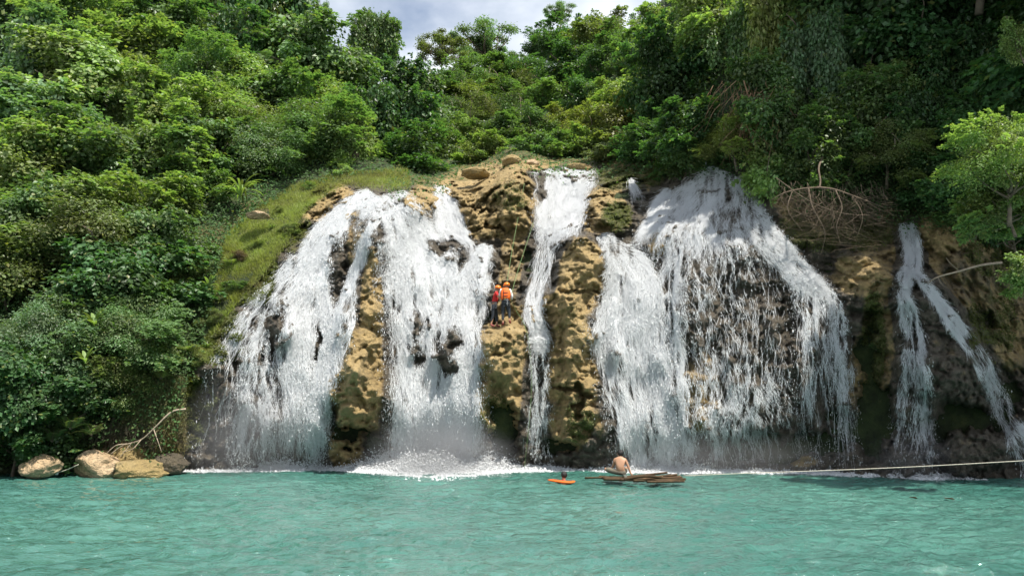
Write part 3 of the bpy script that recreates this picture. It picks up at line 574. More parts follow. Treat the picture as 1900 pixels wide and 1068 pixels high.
def template(kind, seed):
    rng = np.random.default_rng(seed); tr = []
    if kind in ('broad', 'fine', 'far', 'big'):
        nc = {'broad': 44, 'fine': 50, 'far': 50, 'big': 34}[kind]
        d = unit(rng.normal(size=(nc, 3))); d[:, 2] = np.where(d[:, 2] < -0.7, -d[:, 2], d[:, 2]); lob = unit(rng.normal(size=(5, 3))); stretch = 0.78+0.34*np.max(d@lob.T, axis=1)
        cen = d*rng.uniform(0.35, 0.95, (nc, 1))*stretch[:, None]; cen[rng.integers(0, nc, 6), 2] -= 0.45
        cr = rng.uniform(0.13, 0.42, nc)
        leaf = {'broad': 0.082, 'fine': 0.055, 'far': 0.07, 'big': 0.115}[kind]; n = {'broad': 21000, 'fine': 34000, 'far': 16000, 'big': 9000}[kind]
        V, F, lf, cl = clump_leaves(cen, cr, n, leaf, rng, 0.35, 0.55, 0.34 if kind != 'fine' else 0.24, 0.85, 0.35)
    elif kind == 'drape':      # vines hanging like a curtain over a crown
        cen = []; cr = []
        for _ in range(17):
            x, y = rng.uniform(-0.8, 0.8), rng.uniform(-0.6, 0.3); z = 0.75*math.sqrt(max(0.05, 1-x*x)); L = rng.uniform(0.6, 1.5)
            for k in range(int(L/0.16)): cen.append((x+rng.normal()*0.03, y-0.05*k*0.3, z-k*0.16)); cr.append(0.2-0.006*k)
        cen = np.array(cen); cr = np.array(cr)
        V, F, lf, cl = clump_leaves(cen, cr, 17000, 0.085, rng, 1.3, 0.15, 0.36, 1.1, 0.4)
    elif kind == 'bamboo':
        cen = []; cr = []
        for _ in range(16):
            a = rng.uniform(0, 6.28); R = rng.uniform(0.1, 0.95); h = rng.uniform(0.3, 1.0)
            for k in range(9):
                t = k/8; cen.append((math.cos(a)*R*(t**1.6), math.sin(a)*R*(t**1.6), -0.9+1.8*h*t-0.5*R*t**3)); cr.append(0.10+0.13*math.sin(t*3))
            tr.append(limb((0, 0, 0), (math.cos(a)*R*.5, math.sin(a)*R*.5, -0.2+h+H0), 0.015, 0.006, rng))
        V, F, lf, cl = clump_leaves(np.array(cen), np.array(cr), 15000, 0.1, rng, 0.8, 0.25, 0.14, 0.8, 0.5)
    elif kind == 'open':       # airy crown, limbs in view
        nc = 46; a = rng.uniform(0, 6.28, nc); R = rng.uniform(0.1, 1.0, nc); z = 0.85*np.sqrt(1-R*R*0.8)*rng.uniform(-.25, 1, nc)+rng.normal(size=nc)*0.12
        cen = np.stack([np.cos(a)*R, np.sin(a)*R, z], -1); cr = rng.uniform(0.1, 0.25, nc)
        V, F, lf, cl = clump_leaves(cen, cr, 9500, 0.06, rng, 0.2, 0.7, 0.34, 0.4, 0.6)
        for c in cen: tr.append(limb((0, 0, H0-0.35+rng.uniform(-.2, .3)), c+np.array([0, 0, H0]), 0.022, 0.005, rng, 7, 0.1))
    elif kind == 'tall':       # narrow crown in stacked shelves
        cen = []; cr = []
        for _ in range(46):
            z = rng.uniform(-1.2, 1.0); w = 0.5*math.sqrt(max(0.04, 1-(z*0.85)**2))+0.12; a = rng.uniform(0, 6.28); cen.append((math.cos(a)*w*rng.uniform(.4, 1), math.sin(a)*w*rng.uniform(.4, 1), z)); cr.append(rng.uniform(0.16, 0.3))
        V, F, lf, cl = clump_leaves(np.array(cen), np.array(cr), 16000, 0.075, rng, 0.6, 0.4, 0.34, 0.75, 0.35)
    if kind in ('broad', 'fine', 'far', 'big', 'tall', 'drape'):     # sprigs sticking out of the crown
        ns = {'broad': 130, 'fine': 130, 'far': 90, 'big': 60, 'tall': 90, 'drape': 80}[kind]; PS = []; AX = []; NR = []; cc = rng.random(ns)
        src = V.reshape(-1, 4, 3)[:, 0]; rr_ = np.linalg.norm(src, axis=1)+0.35*rng.random(len(src)); pick = src[np.argsort(-rr_)[:ns*6]][rng.permutation(ns*6)[:ns]]
        for p0 in pick:
            dv = unit(p0*np.array([1, 1, .4])+rng.normal(size=3)*0.3+np.array([0, 0, 0.35])); L = rng.uniform(0.1, 0.32); m_ = int(10+L*40); t = np.linspace(0, 1, m_)[:, None]
            pp = p0+dv*L*t-np.array([0, 0, 0.5])*L*t**2; sd = unit(np.cross(dv, [0, 0, 1.0])); sg = np.where(np.arange(m_) % 2, 1, -1)[:, None]; PS.append(pp); AX.append(sd*sg+dv*0.7+rng.normal(size=(m_, 3))*0.25); NR.append(np.array([0, 0, 1.0])+rng.normal(size=(m_, 3))*0.35)
        PS, AX, NR = np.concatenate(PS), np.concatenate(AX), np.concatenate(NR); ln = leaf*rng.uniform(0.8, 1.4, len(PS)) if kind != 'tall' and kind != 'drape' else 0.085*rng.uniform(0.8, 1.3, len(PS))
        V2, F2 = leaf_quads(PS, unit(NR), AX, ln, ln*0.32); F = np.concatenate([F, F2+len(V)]); V = np.concatenate([V, V2]); lf = np.concatenate([lf, np.repeat(rng.random(len(PS)), 4)]); cl = np.concatenate([cl, np.repeat(rng.random(len(PS))*.5+.5, 4)])
    V = V+np.array([0, 0, H0])
    tr.append(limb((0, 0, 0), (0, 0, H0+0.1), 0.045 if kind != 'open' else 0.035, 0.02, rng, 8, 0.0, 8, 0.0))
    if kind in ('broad', 'fine', 'far', 'big', 'tall'):
        for _ in range(9): tr.append(limb((0, 0, H0*rng.uniform(0.45, 0.9)), unit(rng.normal(size=3)*[1, 1, .6]+[0, 0, .35])*0.75+[0, 0, H0], 0.03, 0.008, rng))
    cm = mesh_np('crown', V, F, M_LEAF, False, {'lf': lf, 'cl': cl}); TV, TF = merge(tr); tm = mesh_q('trunk', TV, TF, M_BARK)
    return cm, tm
TPL = {}
for kind, ns in (('broad', 4), ('fine', 3), ('far', 2), ('big', 2), ('drape', 2), ('bamboo', 2), ('open', 2), ('tall', 2)): TPL[kind] = [template(kind, 300+17*i+len(kind)) for i in range(ns)]
PAL = {'L': (0.165, 0.235, 0.065), 'G': (0.09, 0.155, 0.046), 'D': (0.055, 0.12, 0.036), 'B': (0.1, 0.17, 0.075), 'O': (0.115, 0.15, 0.04), 'Y': (0.17, 0.2, 0.045), 'N': (0.13, 0.09, 0.05)}  # D and L greens also carry shade and sunlight as leaf colour
PN = [0]
def plant(cx, cy, rx, ry, kind, pal, label, cat='tree', group=None, D=None, name='jungle_tree', push=0.55):
    i = PN[0]; PN[0] += 1; rr = random.Random(1000+i)
    d = D if D is not None else float(Dany(cx, cy))
    mr = rx*d/FPX; mz = ry*d/FPX
    if D is None: d = d-mr*push
    c = PV(cx, cy, d); root = empty(name, (c.x, c.y, c.z-H0*mz), label, cat, group, rr.uniform(0, 6.28) if kind != 'drape' else rr.uniform(-.4, .4))
    root.scale = (mr*1.08, mr*1.08, mz*1.08)
    if kind in ('broad', 'fine', 'big'): root.rotation_euler = (rr.uniform(-.3, .3), rr.uniform(-.3, .3), rr.uniform(0, 6.28))
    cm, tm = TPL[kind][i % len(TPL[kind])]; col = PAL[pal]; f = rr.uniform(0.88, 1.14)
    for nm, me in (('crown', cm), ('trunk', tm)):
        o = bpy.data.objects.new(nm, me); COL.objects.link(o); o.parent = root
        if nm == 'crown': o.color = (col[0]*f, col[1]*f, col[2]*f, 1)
    return root
GL, GV, GR = 'trees on the left hillside', 'trees in the valley behind the falls', 'trees on the right bank'
TREES = [
 # ---- left hillside, top row
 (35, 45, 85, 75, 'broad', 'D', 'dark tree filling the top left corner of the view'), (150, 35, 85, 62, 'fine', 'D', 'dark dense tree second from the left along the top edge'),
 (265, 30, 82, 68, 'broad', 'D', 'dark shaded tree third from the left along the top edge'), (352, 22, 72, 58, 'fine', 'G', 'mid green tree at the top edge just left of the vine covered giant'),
 (195, 105, 92, 58, 'fine', 'L', 'light green rounded tree below the dark top edge trees on the far left'), (325, 95, 72, 55, 'broad', 'G', 'shadowed green tree left of the vine covered giant'),
 (482, 52, 92, 98, 'drape', 'D', 'giant vine covered tree with dark left side at the top of the left hill'), (536, 82, 48, 60, 'broad', 'L', 'lime green sunlit flank tree right of the vine covered giant'),
 (592, 48, 28, 44, 'open', 'B', 'airy small tree against the sky right of the giant'), (440, 110, 60, 60, 'drape', 'D', 'dark vine mound under the left side of the giant tree'),
 (60, 150, 88, 70, 'drape', 'B', 'pale green vine draped mound by the left edge, upper of two'), (170, 190, 92, 58, 'broad', 'L', 'light green bushy tree under the rounded tree on the far left'),
 (275, 160, 82, 62, 'broad', 'L', 'bright bushy tree in the middle of the upper left hill'), (385, 180, 76, 52, 'fine', 'G', 'mid green tree with fine leaves below the shadowed tree left of the giant'),
 (565, 145, 78, 60, 'broad', 'G', 'round green tree with a dark hollow below the giant'), (475, 185, 62, 50, 'broad', 'L', 'yellow green bush left of the dark hollow below the giant'),
 (604, 172, 44, 52, 'broad', 'L', 'lime tree filling the slope just left of the tall vine tower'), (25, 250, 66, 72, 'broad', 'G', 'green tree cut by the left edge below the pale vine mound'),
 (120, 262, 88, 60, 'broad', 'B', 'bluish green tree above the dark gap on the far left'), (250, 232, 78, 62, 'drape', 'L', 'dome of light vines in the middle of the left hill'),
 (345, 255, 72, 50, 'broad', 'L', 'yellow green bushy tree right of the vine dome'), (440, 245, 78, 46, 'fine', 'L', 'feathery light green tree above the narrow leaved shrub belt'),
 (540, 215, 72, 46, 'broad', 'G', 'green bushy tree below the dark hollow tree'), (632, 222, 62, 50, 'broad', 'L', 'sunlit lime bush against the dark foot of the vine tower'),
 (570, 275, 82, 46, 'fine', 'G', 'wide fine leaved tree above the upper end of the grass slope'), (660, 280, 50, 50, 'broad', 'L', 'rounded sunlit bush beside the grey boulder above the grass'),
 (195, 318, 86, 58, 'broad', 'G', 'green tree below the bluish tree on the left hill'), (95, 345, 80, 56, 'broad', 'L', 'light tree with broad leaf sprays left of centre on the far left'),
 (20, 370, 60, 60, 'broad', 'D', 'dark tree at the left edge halfway up the picture'), (300, 320, 78, 52, 'drape', 'L', 'small light vine dome below the large one'),
 (395, 300, 70, 44, 'broad', 'G', 'green bushy tree left of the tall reed clump'), (485, 305, 62, 32, 'fine', 'G', 'low fine leaved bush behind the tall reed clump'),
 (340, 376, 56, 40, 'broad', 'G', 'deep green bushy tree left of the reed clump foot'), (252, 395, 78, 50, 'broad', 'L', 'bushy light tree on the slope above the dark hollow'),
 (150, 425, 80, 50, 'broad', 'L', 'yellow tipped tree at left above the olive tree'), (50, 440, 78, 60, 'broad', 'G', 'green tree at the left edge above the reddish leaf tree'),
 (30, 525, 68, 50, 'broad', 'O', 'olive tree with pale hanging sprays at the left edge'), (178, 478, 96, 46, 'fine', 'O', 'olive flat topped tree lit from above in the left middle'),
 (280, 470, 62, 48, 'broad', 'G', 'green bush tree right of the olive flat topped tree'), (305, 512, 50, 38, 'fine', 'O', 'soft olive bush beside the middle of the grass slope'),
 (215, 545, 92, 48, 'broad', 'D', 'dark shaded tree under the olive flat topped tree'), (352, 512, 40, 30, 'fine', 'O', 'low olive bush bordering the grass slope above the star leaf plant'),
 (55, 640, 66, 52, 'fine', 'B', 'bluish grey tree at the left edge low on the hill'), (262, 588, 52, 36, 'fine', 'G', 'fine leaved green bush below the soft olive bush'),
 (322, 598, 34, 30, 'broad', 'G', 'small green bush hugging the mossy cliff edge'), (240, 630, 70, 42, 'fine', 'G', 'feathery green bush above the ginger leaves'),
 (268, 662, 44, 32, 'broad', 'L', 'bright leafy bush just above the mossy shoulder of the bank'), (150, 650, 60, 48, 'broad', 'G', 'mid green bush right of the bluish grey tree'),
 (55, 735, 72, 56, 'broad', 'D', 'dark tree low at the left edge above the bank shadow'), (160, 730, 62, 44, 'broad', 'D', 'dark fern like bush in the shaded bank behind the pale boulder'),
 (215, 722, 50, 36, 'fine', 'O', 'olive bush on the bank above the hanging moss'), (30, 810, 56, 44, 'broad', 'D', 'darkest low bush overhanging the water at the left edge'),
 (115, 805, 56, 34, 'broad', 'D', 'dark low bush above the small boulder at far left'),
 # ---- vine tower
 (692, 105, 44, 72, 'drape', 'G', 'tall vine tower tree standing alone against the sky'), (688, 62, 38, 40, 'broad', 'G', 'rounded leafy head on top of the vine tower'),
 (672, 185, 56, 66, 'broad', 'D', 'dark green tree at the left foot of the vine tower'), (736, 214, 48, 50, 'broad', 'D', 'dark green shoulder tree right of the vine tower'),
 (720, 262, 70, 62, 'drape', 'D', 'dark vine hung tree above the left waterfall crest'), (788, 250, 52, 56, 'broad', 'G', 'sunlit green tree on the right shoulder of the vine tower'),
 (775, 306, 58, 32, 'broad', 'D', 'dark bush right above the left waterfall crest'), (820, 290, 38, 34, 'broad', 'G', 'small green bush at the right foot of the vine tower slope')]
VALLEY = [
 (820, 104, 40, 40, 'open', 'O', 'thin branched olive tree on the skyline, left of two'), (900, 92, 54, 46, 'open', 'B', 'layered bluish tree on the skyline, right of the thin olive tree'),
 (862, 112, 26, 24, 'open', 'B', 'small airy crown between the two skyline trees'), (958, 122, 26, 20, 'open', 'B', 'small spread tree right of the layered skyline tree'),
 (806, 168, 30, 24, 'far', 'D', 'dark round tree at the left end of the skyline'), (850, 165, 48, 36, 'bamboo', 'G', 'feathery bamboo clump below the thin olive tree'),
 (915, 165, 52, 40, 'bamboo', 'G', 'feathery bamboo clump in the middle of the valley slope'), (980, 165, 42, 36, 'bamboo', 'O', 'olive bamboo clump below the small spread tree'),
 (865, 150, 42, 30, 'far', 'G', 'green bushy tree on the ridge between the two skyline trees'), (925, 148, 42, 30, 'far', 'G', 'green bushy tree on the ridge under the layered skyline tree'), (968, 140, 36, 28, 'far', 'D', 'dark tree on the ridge under the small spread tree'), (885, 190, 46, 30, 'far', 'O', 'olive tree just under the ridge in the valley'), (945, 190, 46, 32, 'far', 'G', 'green tree just under the ridge in the valley'),
 (835, 215, 46, 36, 'bamboo', 'G', 'bamboo clump above the right shoulder of the vine tower'), (895, 215, 50, 36, 'bamboo', 'O', 'olive bamboo clump low in the valley left part'),
 (955, 212, 48, 36, 'bamboo', 'G', 'bamboo clump at the centre of the valley'), (1008, 96, 30, 34, 'far', 'D', 'dark tree left of the big crowned skyline group'),
 (1040, 30, 26, 22, 'open', 'B', 'sparse large leaved sprig tree highest above the skyline group'), (1062, 92, 48, 42, 'far', 'D', 'dark crown in the middle of the skyline group'),
 (1120, 80, 48, 48, 'far', 'O', 'tall yellowish crowned tree of the skyline group'), (1170, 92, 44, 42, 'far', 'G', 'green crown right of the tall yellowish tree'),
 (1222, 62, 42, 40, 'far', 'L', 'light crown at the top right end of the skyline'), (1060, 128, 56, 42, 'far', 'D', 'dark tree below the skyline group'),
 (1125, 132, 50, 46, 'far', 'D', 'dark shaded tree below the tall yellowish crown'), (1190, 128, 50, 44, 'far', 'G', 'green tree behind the lit edge of the right bank'),
 (1020, 190, 46, 36, 'far', 'G', 'round green tree at mid slope in the valley'), (1085, 190, 46, 38, 'far', 'D', 'dark pointed tree at mid slope in the valley'), (1145, 192, 44, 34, 'far', 'L', 'light tree at mid slope beside the right bank'),
 (865, 262, 44, 30, 'far', 'L', 'light green bush low in the valley at left'), (920, 262, 48, 30, 'far', 'G', 'green bush above the tan boulder ridge'), (985, 245, 46, 32, 'far', 'G', 'green bush low in the valley centre'),
 (1045, 250, 50, 34, 'far', 'Y', 'yellow green bush above the upper cascade'), (1100, 245, 44, 34, 'far', 'Y', 'second yellow green bush, right of the other one'), (1010, 283, 40, 20, 'broad', 'G', 'low green bush touching the boulders atop the ledge'),
 (900, 292, 40, 18, 'broad', 'L', 'low light bush behind the tan rocks left of the ledge'), (1085, 284, 44, 22, 'broad', 'L', 'low bright bush right behind the upper cascade'), (1130, 290, 30, 22, 'broad', 'O', 'olive bush at the right rim of the upper cascade')]
RIGHT = [
 (1190, 190, 50, 48, 'broad', 'L', 'sunlit bush tree at the left tip of the right bank'), (1160, 240, 44, 34, 'broad', 'Y', 'yellowish bush at the left foot of the right bank'), (1225, 120, 56, 56, 'broad', 'L', 'lime topped tree on the left shoulder of the right bank'),
 (1240, 215, 60, 60, 'drape', 'D', 'dark vine curtain above the narrow upper stream'), (1200, 280, 52, 30, 'broad', 'D', 'dark bush overhanging the faint thread of water'), (1308, 62, 58, 58, 'broad', 'L', 'bright leafed tree crown at the top right of centre'),
 (1300, 150, 62, 66, 'broad', 'D', 'dark tree left of the dry brown vines'), (1290, 250, 60, 44, 'broad', 'D', 'dark tree above the dome veil crest'), (1262, 298, 50, 18, 'broad', 'G', 'low leafy edge bush left of the veil crest'),
 (1365, 20, 66, 60, 'broad', 'L', 'light leafed tree at the top edge right of centre'), (1370, 110, 56, 60, 'drape', 'G', 'green vines above the dry brown tangle'), (1440, 100, 52, 90, 'drape', 'Y', 'yellow green broad leaved vine curtain'),
 (1365, 265, 52, 28, 'fine', 'Y', 'soft yellow green bush leaning over the veil crest'), (1450, 220, 58, 66, 'broad', 'G', 'green tree right of the dry brown tangle'), (1430, 325, 44, 50, 'big', 'L', 'ivy with round leaves hanging beside the veil crest'),
 (1500, 40, 80, 66, 'big', 'G', 'large leaved vine crown at the top edge with lime rim'), (1520, 150, 58, 80, 'drape', 'B', 'glossy bluish vine curtain in the middle of the right bank'), (1560, 250, 62, 60, 'broad', 'G', 'glossy leaved tree above the dead root tangle'),
 (1500, 300, 56, 48, 'broad', 'G', 'green bush left above the dead root tangle'), (1600, 100, 66, 70, 'broad', 'D', 'dark tree behind the glossy vine curtain'), (1675, 190, 50, 46, 'broad', 'L', 'sunlit light green bush amid the dark right wall'),
 (1640, 290, 58, 36, 'fine', 'O', 'greyish fine leaved bush right above the dead root tangle'), (1690, 60, 80, 66, 'big', 'D', 'dark large leaved vines at the top edge right part'), (1700, 270, 62, 62, 'drape', 'D', 'dark hanging vines below the sunlit bush'),
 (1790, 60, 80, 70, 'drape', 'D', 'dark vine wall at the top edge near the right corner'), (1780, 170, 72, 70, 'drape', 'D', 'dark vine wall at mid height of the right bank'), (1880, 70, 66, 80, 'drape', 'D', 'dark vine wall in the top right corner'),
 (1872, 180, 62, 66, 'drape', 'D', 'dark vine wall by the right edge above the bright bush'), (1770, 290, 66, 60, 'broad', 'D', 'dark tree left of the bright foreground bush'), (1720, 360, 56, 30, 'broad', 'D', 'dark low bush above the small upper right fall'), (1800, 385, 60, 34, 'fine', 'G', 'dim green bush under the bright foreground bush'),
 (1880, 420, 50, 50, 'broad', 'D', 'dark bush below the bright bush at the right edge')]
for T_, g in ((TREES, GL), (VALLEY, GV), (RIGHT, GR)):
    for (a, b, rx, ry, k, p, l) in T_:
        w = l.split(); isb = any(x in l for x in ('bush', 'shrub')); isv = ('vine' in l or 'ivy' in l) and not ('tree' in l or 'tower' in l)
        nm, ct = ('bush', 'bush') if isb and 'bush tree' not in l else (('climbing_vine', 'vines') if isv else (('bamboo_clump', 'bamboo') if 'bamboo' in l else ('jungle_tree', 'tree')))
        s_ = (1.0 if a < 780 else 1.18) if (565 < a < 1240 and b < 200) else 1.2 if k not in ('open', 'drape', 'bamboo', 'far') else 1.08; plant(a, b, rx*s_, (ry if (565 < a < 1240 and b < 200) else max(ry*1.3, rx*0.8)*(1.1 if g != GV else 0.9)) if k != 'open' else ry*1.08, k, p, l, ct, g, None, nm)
plant(1862, 322, 92, 84, 'fine', 'L', 'bright lime foreground bush at the right edge above the brown rock', 'bush', None, 20.5, 'bush')
plant(1878, 385, 66, 46, 'broad', 'L', 'second light bush directly under the bright lime foreground bush', 'bush', None, 20.9, 'bush')
plant(1895, 515, 34, 34, 'big', 'L', 'small lime leaf spray poking in at the right edge', 'bush', None, 20, 'bush')
plant(1895, 75, 30, 40, 'big', 'L', 'lime leaf spray at the right edge near the top corner', 'bush', None, 23, 'bush')

# ground cover between the trees
def groundcover():
    rng = np.random.default_rng(5); n = 330000; px = rng.uniform(-250, 2150, n); py = rng.uniform(-120, 880, n)
    top = np.interp(px, RID[:, 0], RID[:, 1]); ct = np.interp(px, CTOP[:, 0], CTOP[:, 1]); keep = (py > top+4) & (py < np.where(px < 300, 866, ct+14+10*rng.normal(size=n)))
    keep &= blob(px, py, 608, 380, 64, 24, -38) > 1
    keep &= ~((px > 380) & (py > GRASS_TOP(px)) & (px < 720))
    px, py = px[keep], py[keep]; n = len(px); D = Dg(px, py)-0.1-np.abs(rng.normal(size=n))*0.5; pos = P(px, py, D)
    nrm = unit(np.array([0, -0.6, 0.7])+rng.normal(size=(n, 3))*0.5); ax = unit(np.array([0, -0.5, -0.4])+rng.normal(size=(n, 3))*0.7); ln = D/FPX*rng.uniform(4, 8, n)
    V, F = leaf_quads(pos, nrm, ax, ln, ln*0.3); cl = fbm(pos*0.8, 3, 3)*0.5+0.5
    o = obj('ground_cover', mesh_np('ground_cover', V, F, M_COVER, False, {'lf': np.repeat(rng.random(n), 4), 'cl': np.repeat(cl, 4)})); o.color = (0.05, 0.115, 0.025, 1)
    tag(o, 'mixed leafy undergrowth covering the ground between trees', 'undergrowth', kind='stuff')
def GRASS_TOP(px): return np.interp(px, [380, 420, 480, 560, 640, 720], [620, 440, 385, 345, 325, 318])
groundcover()
def grass():
    rng = np.random.default_rng(6); n = 260000; px = rng.uniform(350, 760, n); py = rng.uniform(315, 640, n)
    ct = np.interp(px, CTOP[:, 0], CTOP[:, 1]); keep = (py > GRASS_TOP(px)-4) & (py < ct+2+6*rng.normal(size=n)) & ~((px > 445) & (px < 500) & (py > 388) & (py < 408))
    keep &= blob(px, py, 606, 386, 66, 20, -38) > 1+0.3*rng.normal(size=len(px))*0.5
    px, py = px[keep], py[keep]; n = len(px); D = np.minimum(Dg(px, py)-0.05, Dr(px, py)-0.02); pos = P(px, py, D)
    tuft = fbm(pos*1.3, 3, 8); ln = rng.uniform(0.08, 0.26, n)*(1+1.2*tuft)
    ax = unit(np.array([0.1, -0.35, 0.9])+rng.normal(size=(n, 3))*0.45); nrm = unit(np.cross(ax, rng.normal(size=(n, 3))))
    V, F = leaf_quads(pos, nrm, ax, ln, 0.009+0*ln); cl = np.clip(fbm(pos*0.7, 3, 13)*0.9+0.5, 0, 1)
    o = obj('grass', mesh_np('grass', V, F, M_GRASS, False, {'lf': np.repeat(rng.random(n)*0.9, 4), 'cl': np.repeat(cl, 4)})); o.color = (0.25, 0.275, 0.075, 1)
    tag(o, 'yellow green grass on the slope left of the falls', 'grass', kind='stuff')
grass()

# trees further up the right bank, above and beside the frame: they shade the right hand falls
for (a, b, r_, D_, l) in ((1800, -120, 200, 28, 'tall dark tree above the top edge near the right corner'), (2080, 60, 190, 25, 'dark tree beyond the right edge of the view'),
        (1980, -260, 220, 24, 'highest dark tree beyond the top right corner'), (1650, -260, 200, 27, 'spreading dark crown above the top edge over the small upper fall'), (2150, -150, 220, 21, 'big dark tree leaning over the pool beyond the right edge')):
    plant(a, b, r_*0.85, r_*0.7, 'broad', 'D', l, 'tree', GR, D_)

GS = 'small shrubs at the edge of the grass slope'
for (a, b, r_, k, p, l) in ((452, 482, 20, 'fine', 'N', 'small dark brownish shrub on the lower grass slope, left of two'), (478, 462, 15, 'fine', 'O', 'small dark olive shrub on the lower grass slope, right of the brown one'), (540, 428, 16, 'broad', 'O', 'little shrub beside the tan slab at the fall edge'),
    (402, 596, 24, 'fine', 'O', 'olive shrub on the mossy cliff edge, upper one'), (372, 668, 26, 'fine', 'Y', 'yellowish shrub on the mossy cliff edge above the far left veil'), (338, 728, 26, 'broad', 'Y', 'yellow green shrub near the foot of the mossy cliff edge'), (436, 536, 20, 'broad', 'G', 'small green shrub above the mossy cliff edge'),
    (520, 392, 12, 'fine', 'Y', 'tiny yellowish shrub in the upper grass slope'), (640, 322, 16, 'broad', 'L', 'small lime shrub at the top end of the grass slope'), (575, 352, 13, 'fine', 'L', 'small light shrub in the grass above the tan slab')):
    plant(a, b, r_, r_*0.8, k, p, l, 'shrub', GS, None, 'shrub', 0.3)
# ------------------------------------------------------------------ unseen overhanging giant, added on the right bank to shade the right hand falls
def giant():
    rng = np.random.default_rng(91); root = empty('jungle_tree', (26, 17, -0.5), 'unseen giant tree leaning over the pool from beyond the right edge, added for shade', 'tree', GR)
    cen = rng.uniform([21, 14.5, 18.5], [36, 26, 24.5], (90, 3)); cen = cen[(cen[:, 0]-28)**2/55+(cen[:, 1]-20)**2/32 < 1.25]
    V, F, lf, cl = clump_leaves(cen, rng.uniform(0.7, 1.6, len(cen)), 42000, 0.3, rng, 0.4, 0.6, 0.34, 0.55, 0.4)
    b = np.array([26, 17, -0.5]); o = obj('crown', mesh_np('crown', V-b, F, M_LEAF, False, {'lf': lf, 'cl': cl}), root); o.color = (*PAL['D'], 1)
    tr = [limb((0, 0, 0), (-3, 2, 17), 0.7, 0.4, rng, 12, 0.05, 10)]
    for c in cen[::5]: tr.append(limb((-3, 2, 16), c-b, 0.22, 0.03, rng, 8, 0.08, 6))
    V, F = merge(tr); obj('trunk', mesh_q('trunk', V, F, M_BARK), root)
giant()

# ------------------------------------------------------------------ moss tufts on the cliff
def moss():
    rng = np.random.default_rng(92); j, i = np.where((MOSS > 0.3) & (cgy < 880) & (cgy > CTOPG(cgx)-8)); pr = MOSS[j, i]**2; k = rng.choice(len(j), 150000, p=pr/pr.sum())
    px = cgx[j[k], i[k]]+rng.uniform(-1.5, 1.5, len(k)); py = cgy[j[k], i[k]]+rng.uniform(-1.5, 1.5, len(k)); pos = P(px, py, Dr(px, py)-rng.random(len(k))*0.05)
    f = fbm(pos*1.6, 3, 21); ok = f > -0.12; pos = pos[ok]; f = f[ok]; n = len(pos); left = pos[:, 0] < -7
    ax = unit(np.array([0, -0.5, -0.5])+rng.normal(size=(n, 3))*0.6); nrm = unit(np.array([0, -0.5, 0.7])+rng.normal(size=(n, 3))*0.5); ln = rng.uniform(0.03, 0.09, n)*np.where(left, 1.7, 1.0)
    V, F = leaf_quads(pos, nrm, ax, ln, ln*0.3); o = obj('moss', mesh_np('moss', V, F, M_GRASS, False, {'lf': np.repeat(rng.random(n)*.95, 4), 'cl': np.repeat(np.clip(f+.5, 0, 1), 4)})); o.color = (0.105, 0.115, 0.032, 1)
    tag(o, 'olive moss and small ferns clinging to the cliff', 'moss', kind='stuff')
def CTOPG(x): return np.interp(x, CTOP[:, 0], CTOP[:, 1])
moss()

# ------------------------------------------------------------------ boulders
def boulder(cx, cy, rx, ry, D, mat, label, seed, deep=0.9, group='boulders at the left shore', name='boulder'):
    bm = bmesh.new(); bmesh.ops.create_icosphere(bm, subdivisions=5, radius=1); me = bpy.data.meshes.new(name)
    co = np.array([v.co[:] for v in bm.verts]); rng = np.random.default_rng(seed)
    for _ in range(9):      # broken faces
        nn = unit(rng.normal(size=3)); dd = rng.uniform(0.62, 0.9); e = co@nn-dd; co = co-np.where(e > 0, e*0.85, 0)[:, None]*nn
    co = co*(1+0.16*fbm(co*1.6+seed, 4, seed)+0.05*fbm(co*6+seed, 3, seed+3)-0.05*(1-worley(co*3.0+seed, seed)))[:, None]
    mr, mz = rx*D/FPX, ry*D/FPX; co = co/np.abs(co).max(0)*np.array([mr, mr*deep, mz])
    for v, c in zip(bm.verts, co): v.co = c
    for f in bm.faces: f.smooth = True
    bm.to_mesh(me); bm.free(); me.materials.append(mat); p = PV(cx, cy, D)
    return tag(obj(name, me, None, p), label, 'boulder', group)
boulder(74, 864, 36, 22, 25.9, M_BOULDER, 'small cream boulder standing alone at the far left waterline', 11)
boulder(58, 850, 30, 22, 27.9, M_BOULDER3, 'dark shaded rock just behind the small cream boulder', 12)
boulder(186, 862, 46, 32, 26.9, M_BOULDER, 'largest pale cream boulder at the left waterline', 13)
boulder(196, 838, 26, 12, 27.9, M_BOULDER2, 'flat topped ochre rock lying behind the largest pale boulder', 14)
boulder(240, 838, 38, 30, 27.8, M_BOULDER2, 'ochre boulder with mossy top under the driftwood', 15)
boulder(262, 872, 54, 20, 27.0, M_BOULDER2, 'low flat yellow ochre rock at the waterline right of the pale boulder', 16)
boulder(318, 862, 36, 22, 27.5, M_BOULDER3, 'dark wet rock at the left foot of the falls', 17)
boulder(292, 842, 16, 14, 28.0, M_BOULDER2, 'small ochre rock between the mossy boulder and the wet dark rock', 18)
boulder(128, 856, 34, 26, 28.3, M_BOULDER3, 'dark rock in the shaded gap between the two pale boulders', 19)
G2 = 'boulders on top of the ledge'
boulder(949, 299, 20, 13, 36.6, M_BOULDER2, 'round tan boulder perched highest on the ledge', 21, 0.9, G2)
boulder(983, 304, 18, 10, 37.0, M_BOULDER, 'brown boulder right of the highest round one', 22, 0.9, G2)
boulder(972, 313, 14, 9, 36.2, M_BOULDER2, 'small tan stone wedged below two boulders on the ledge', 23, 0.9, G2)
boulder(1074, 312, 26, 9, 38.0, M_BOULDER2, 'flat tan rock splitting the top of the upper cascade', 24, 0.9, G2)
boulder(884, 322, 30, 11, 35.6, M_BOULDER2, 'long tan rock at the left end of the ledge', 25, 0.9, G2)
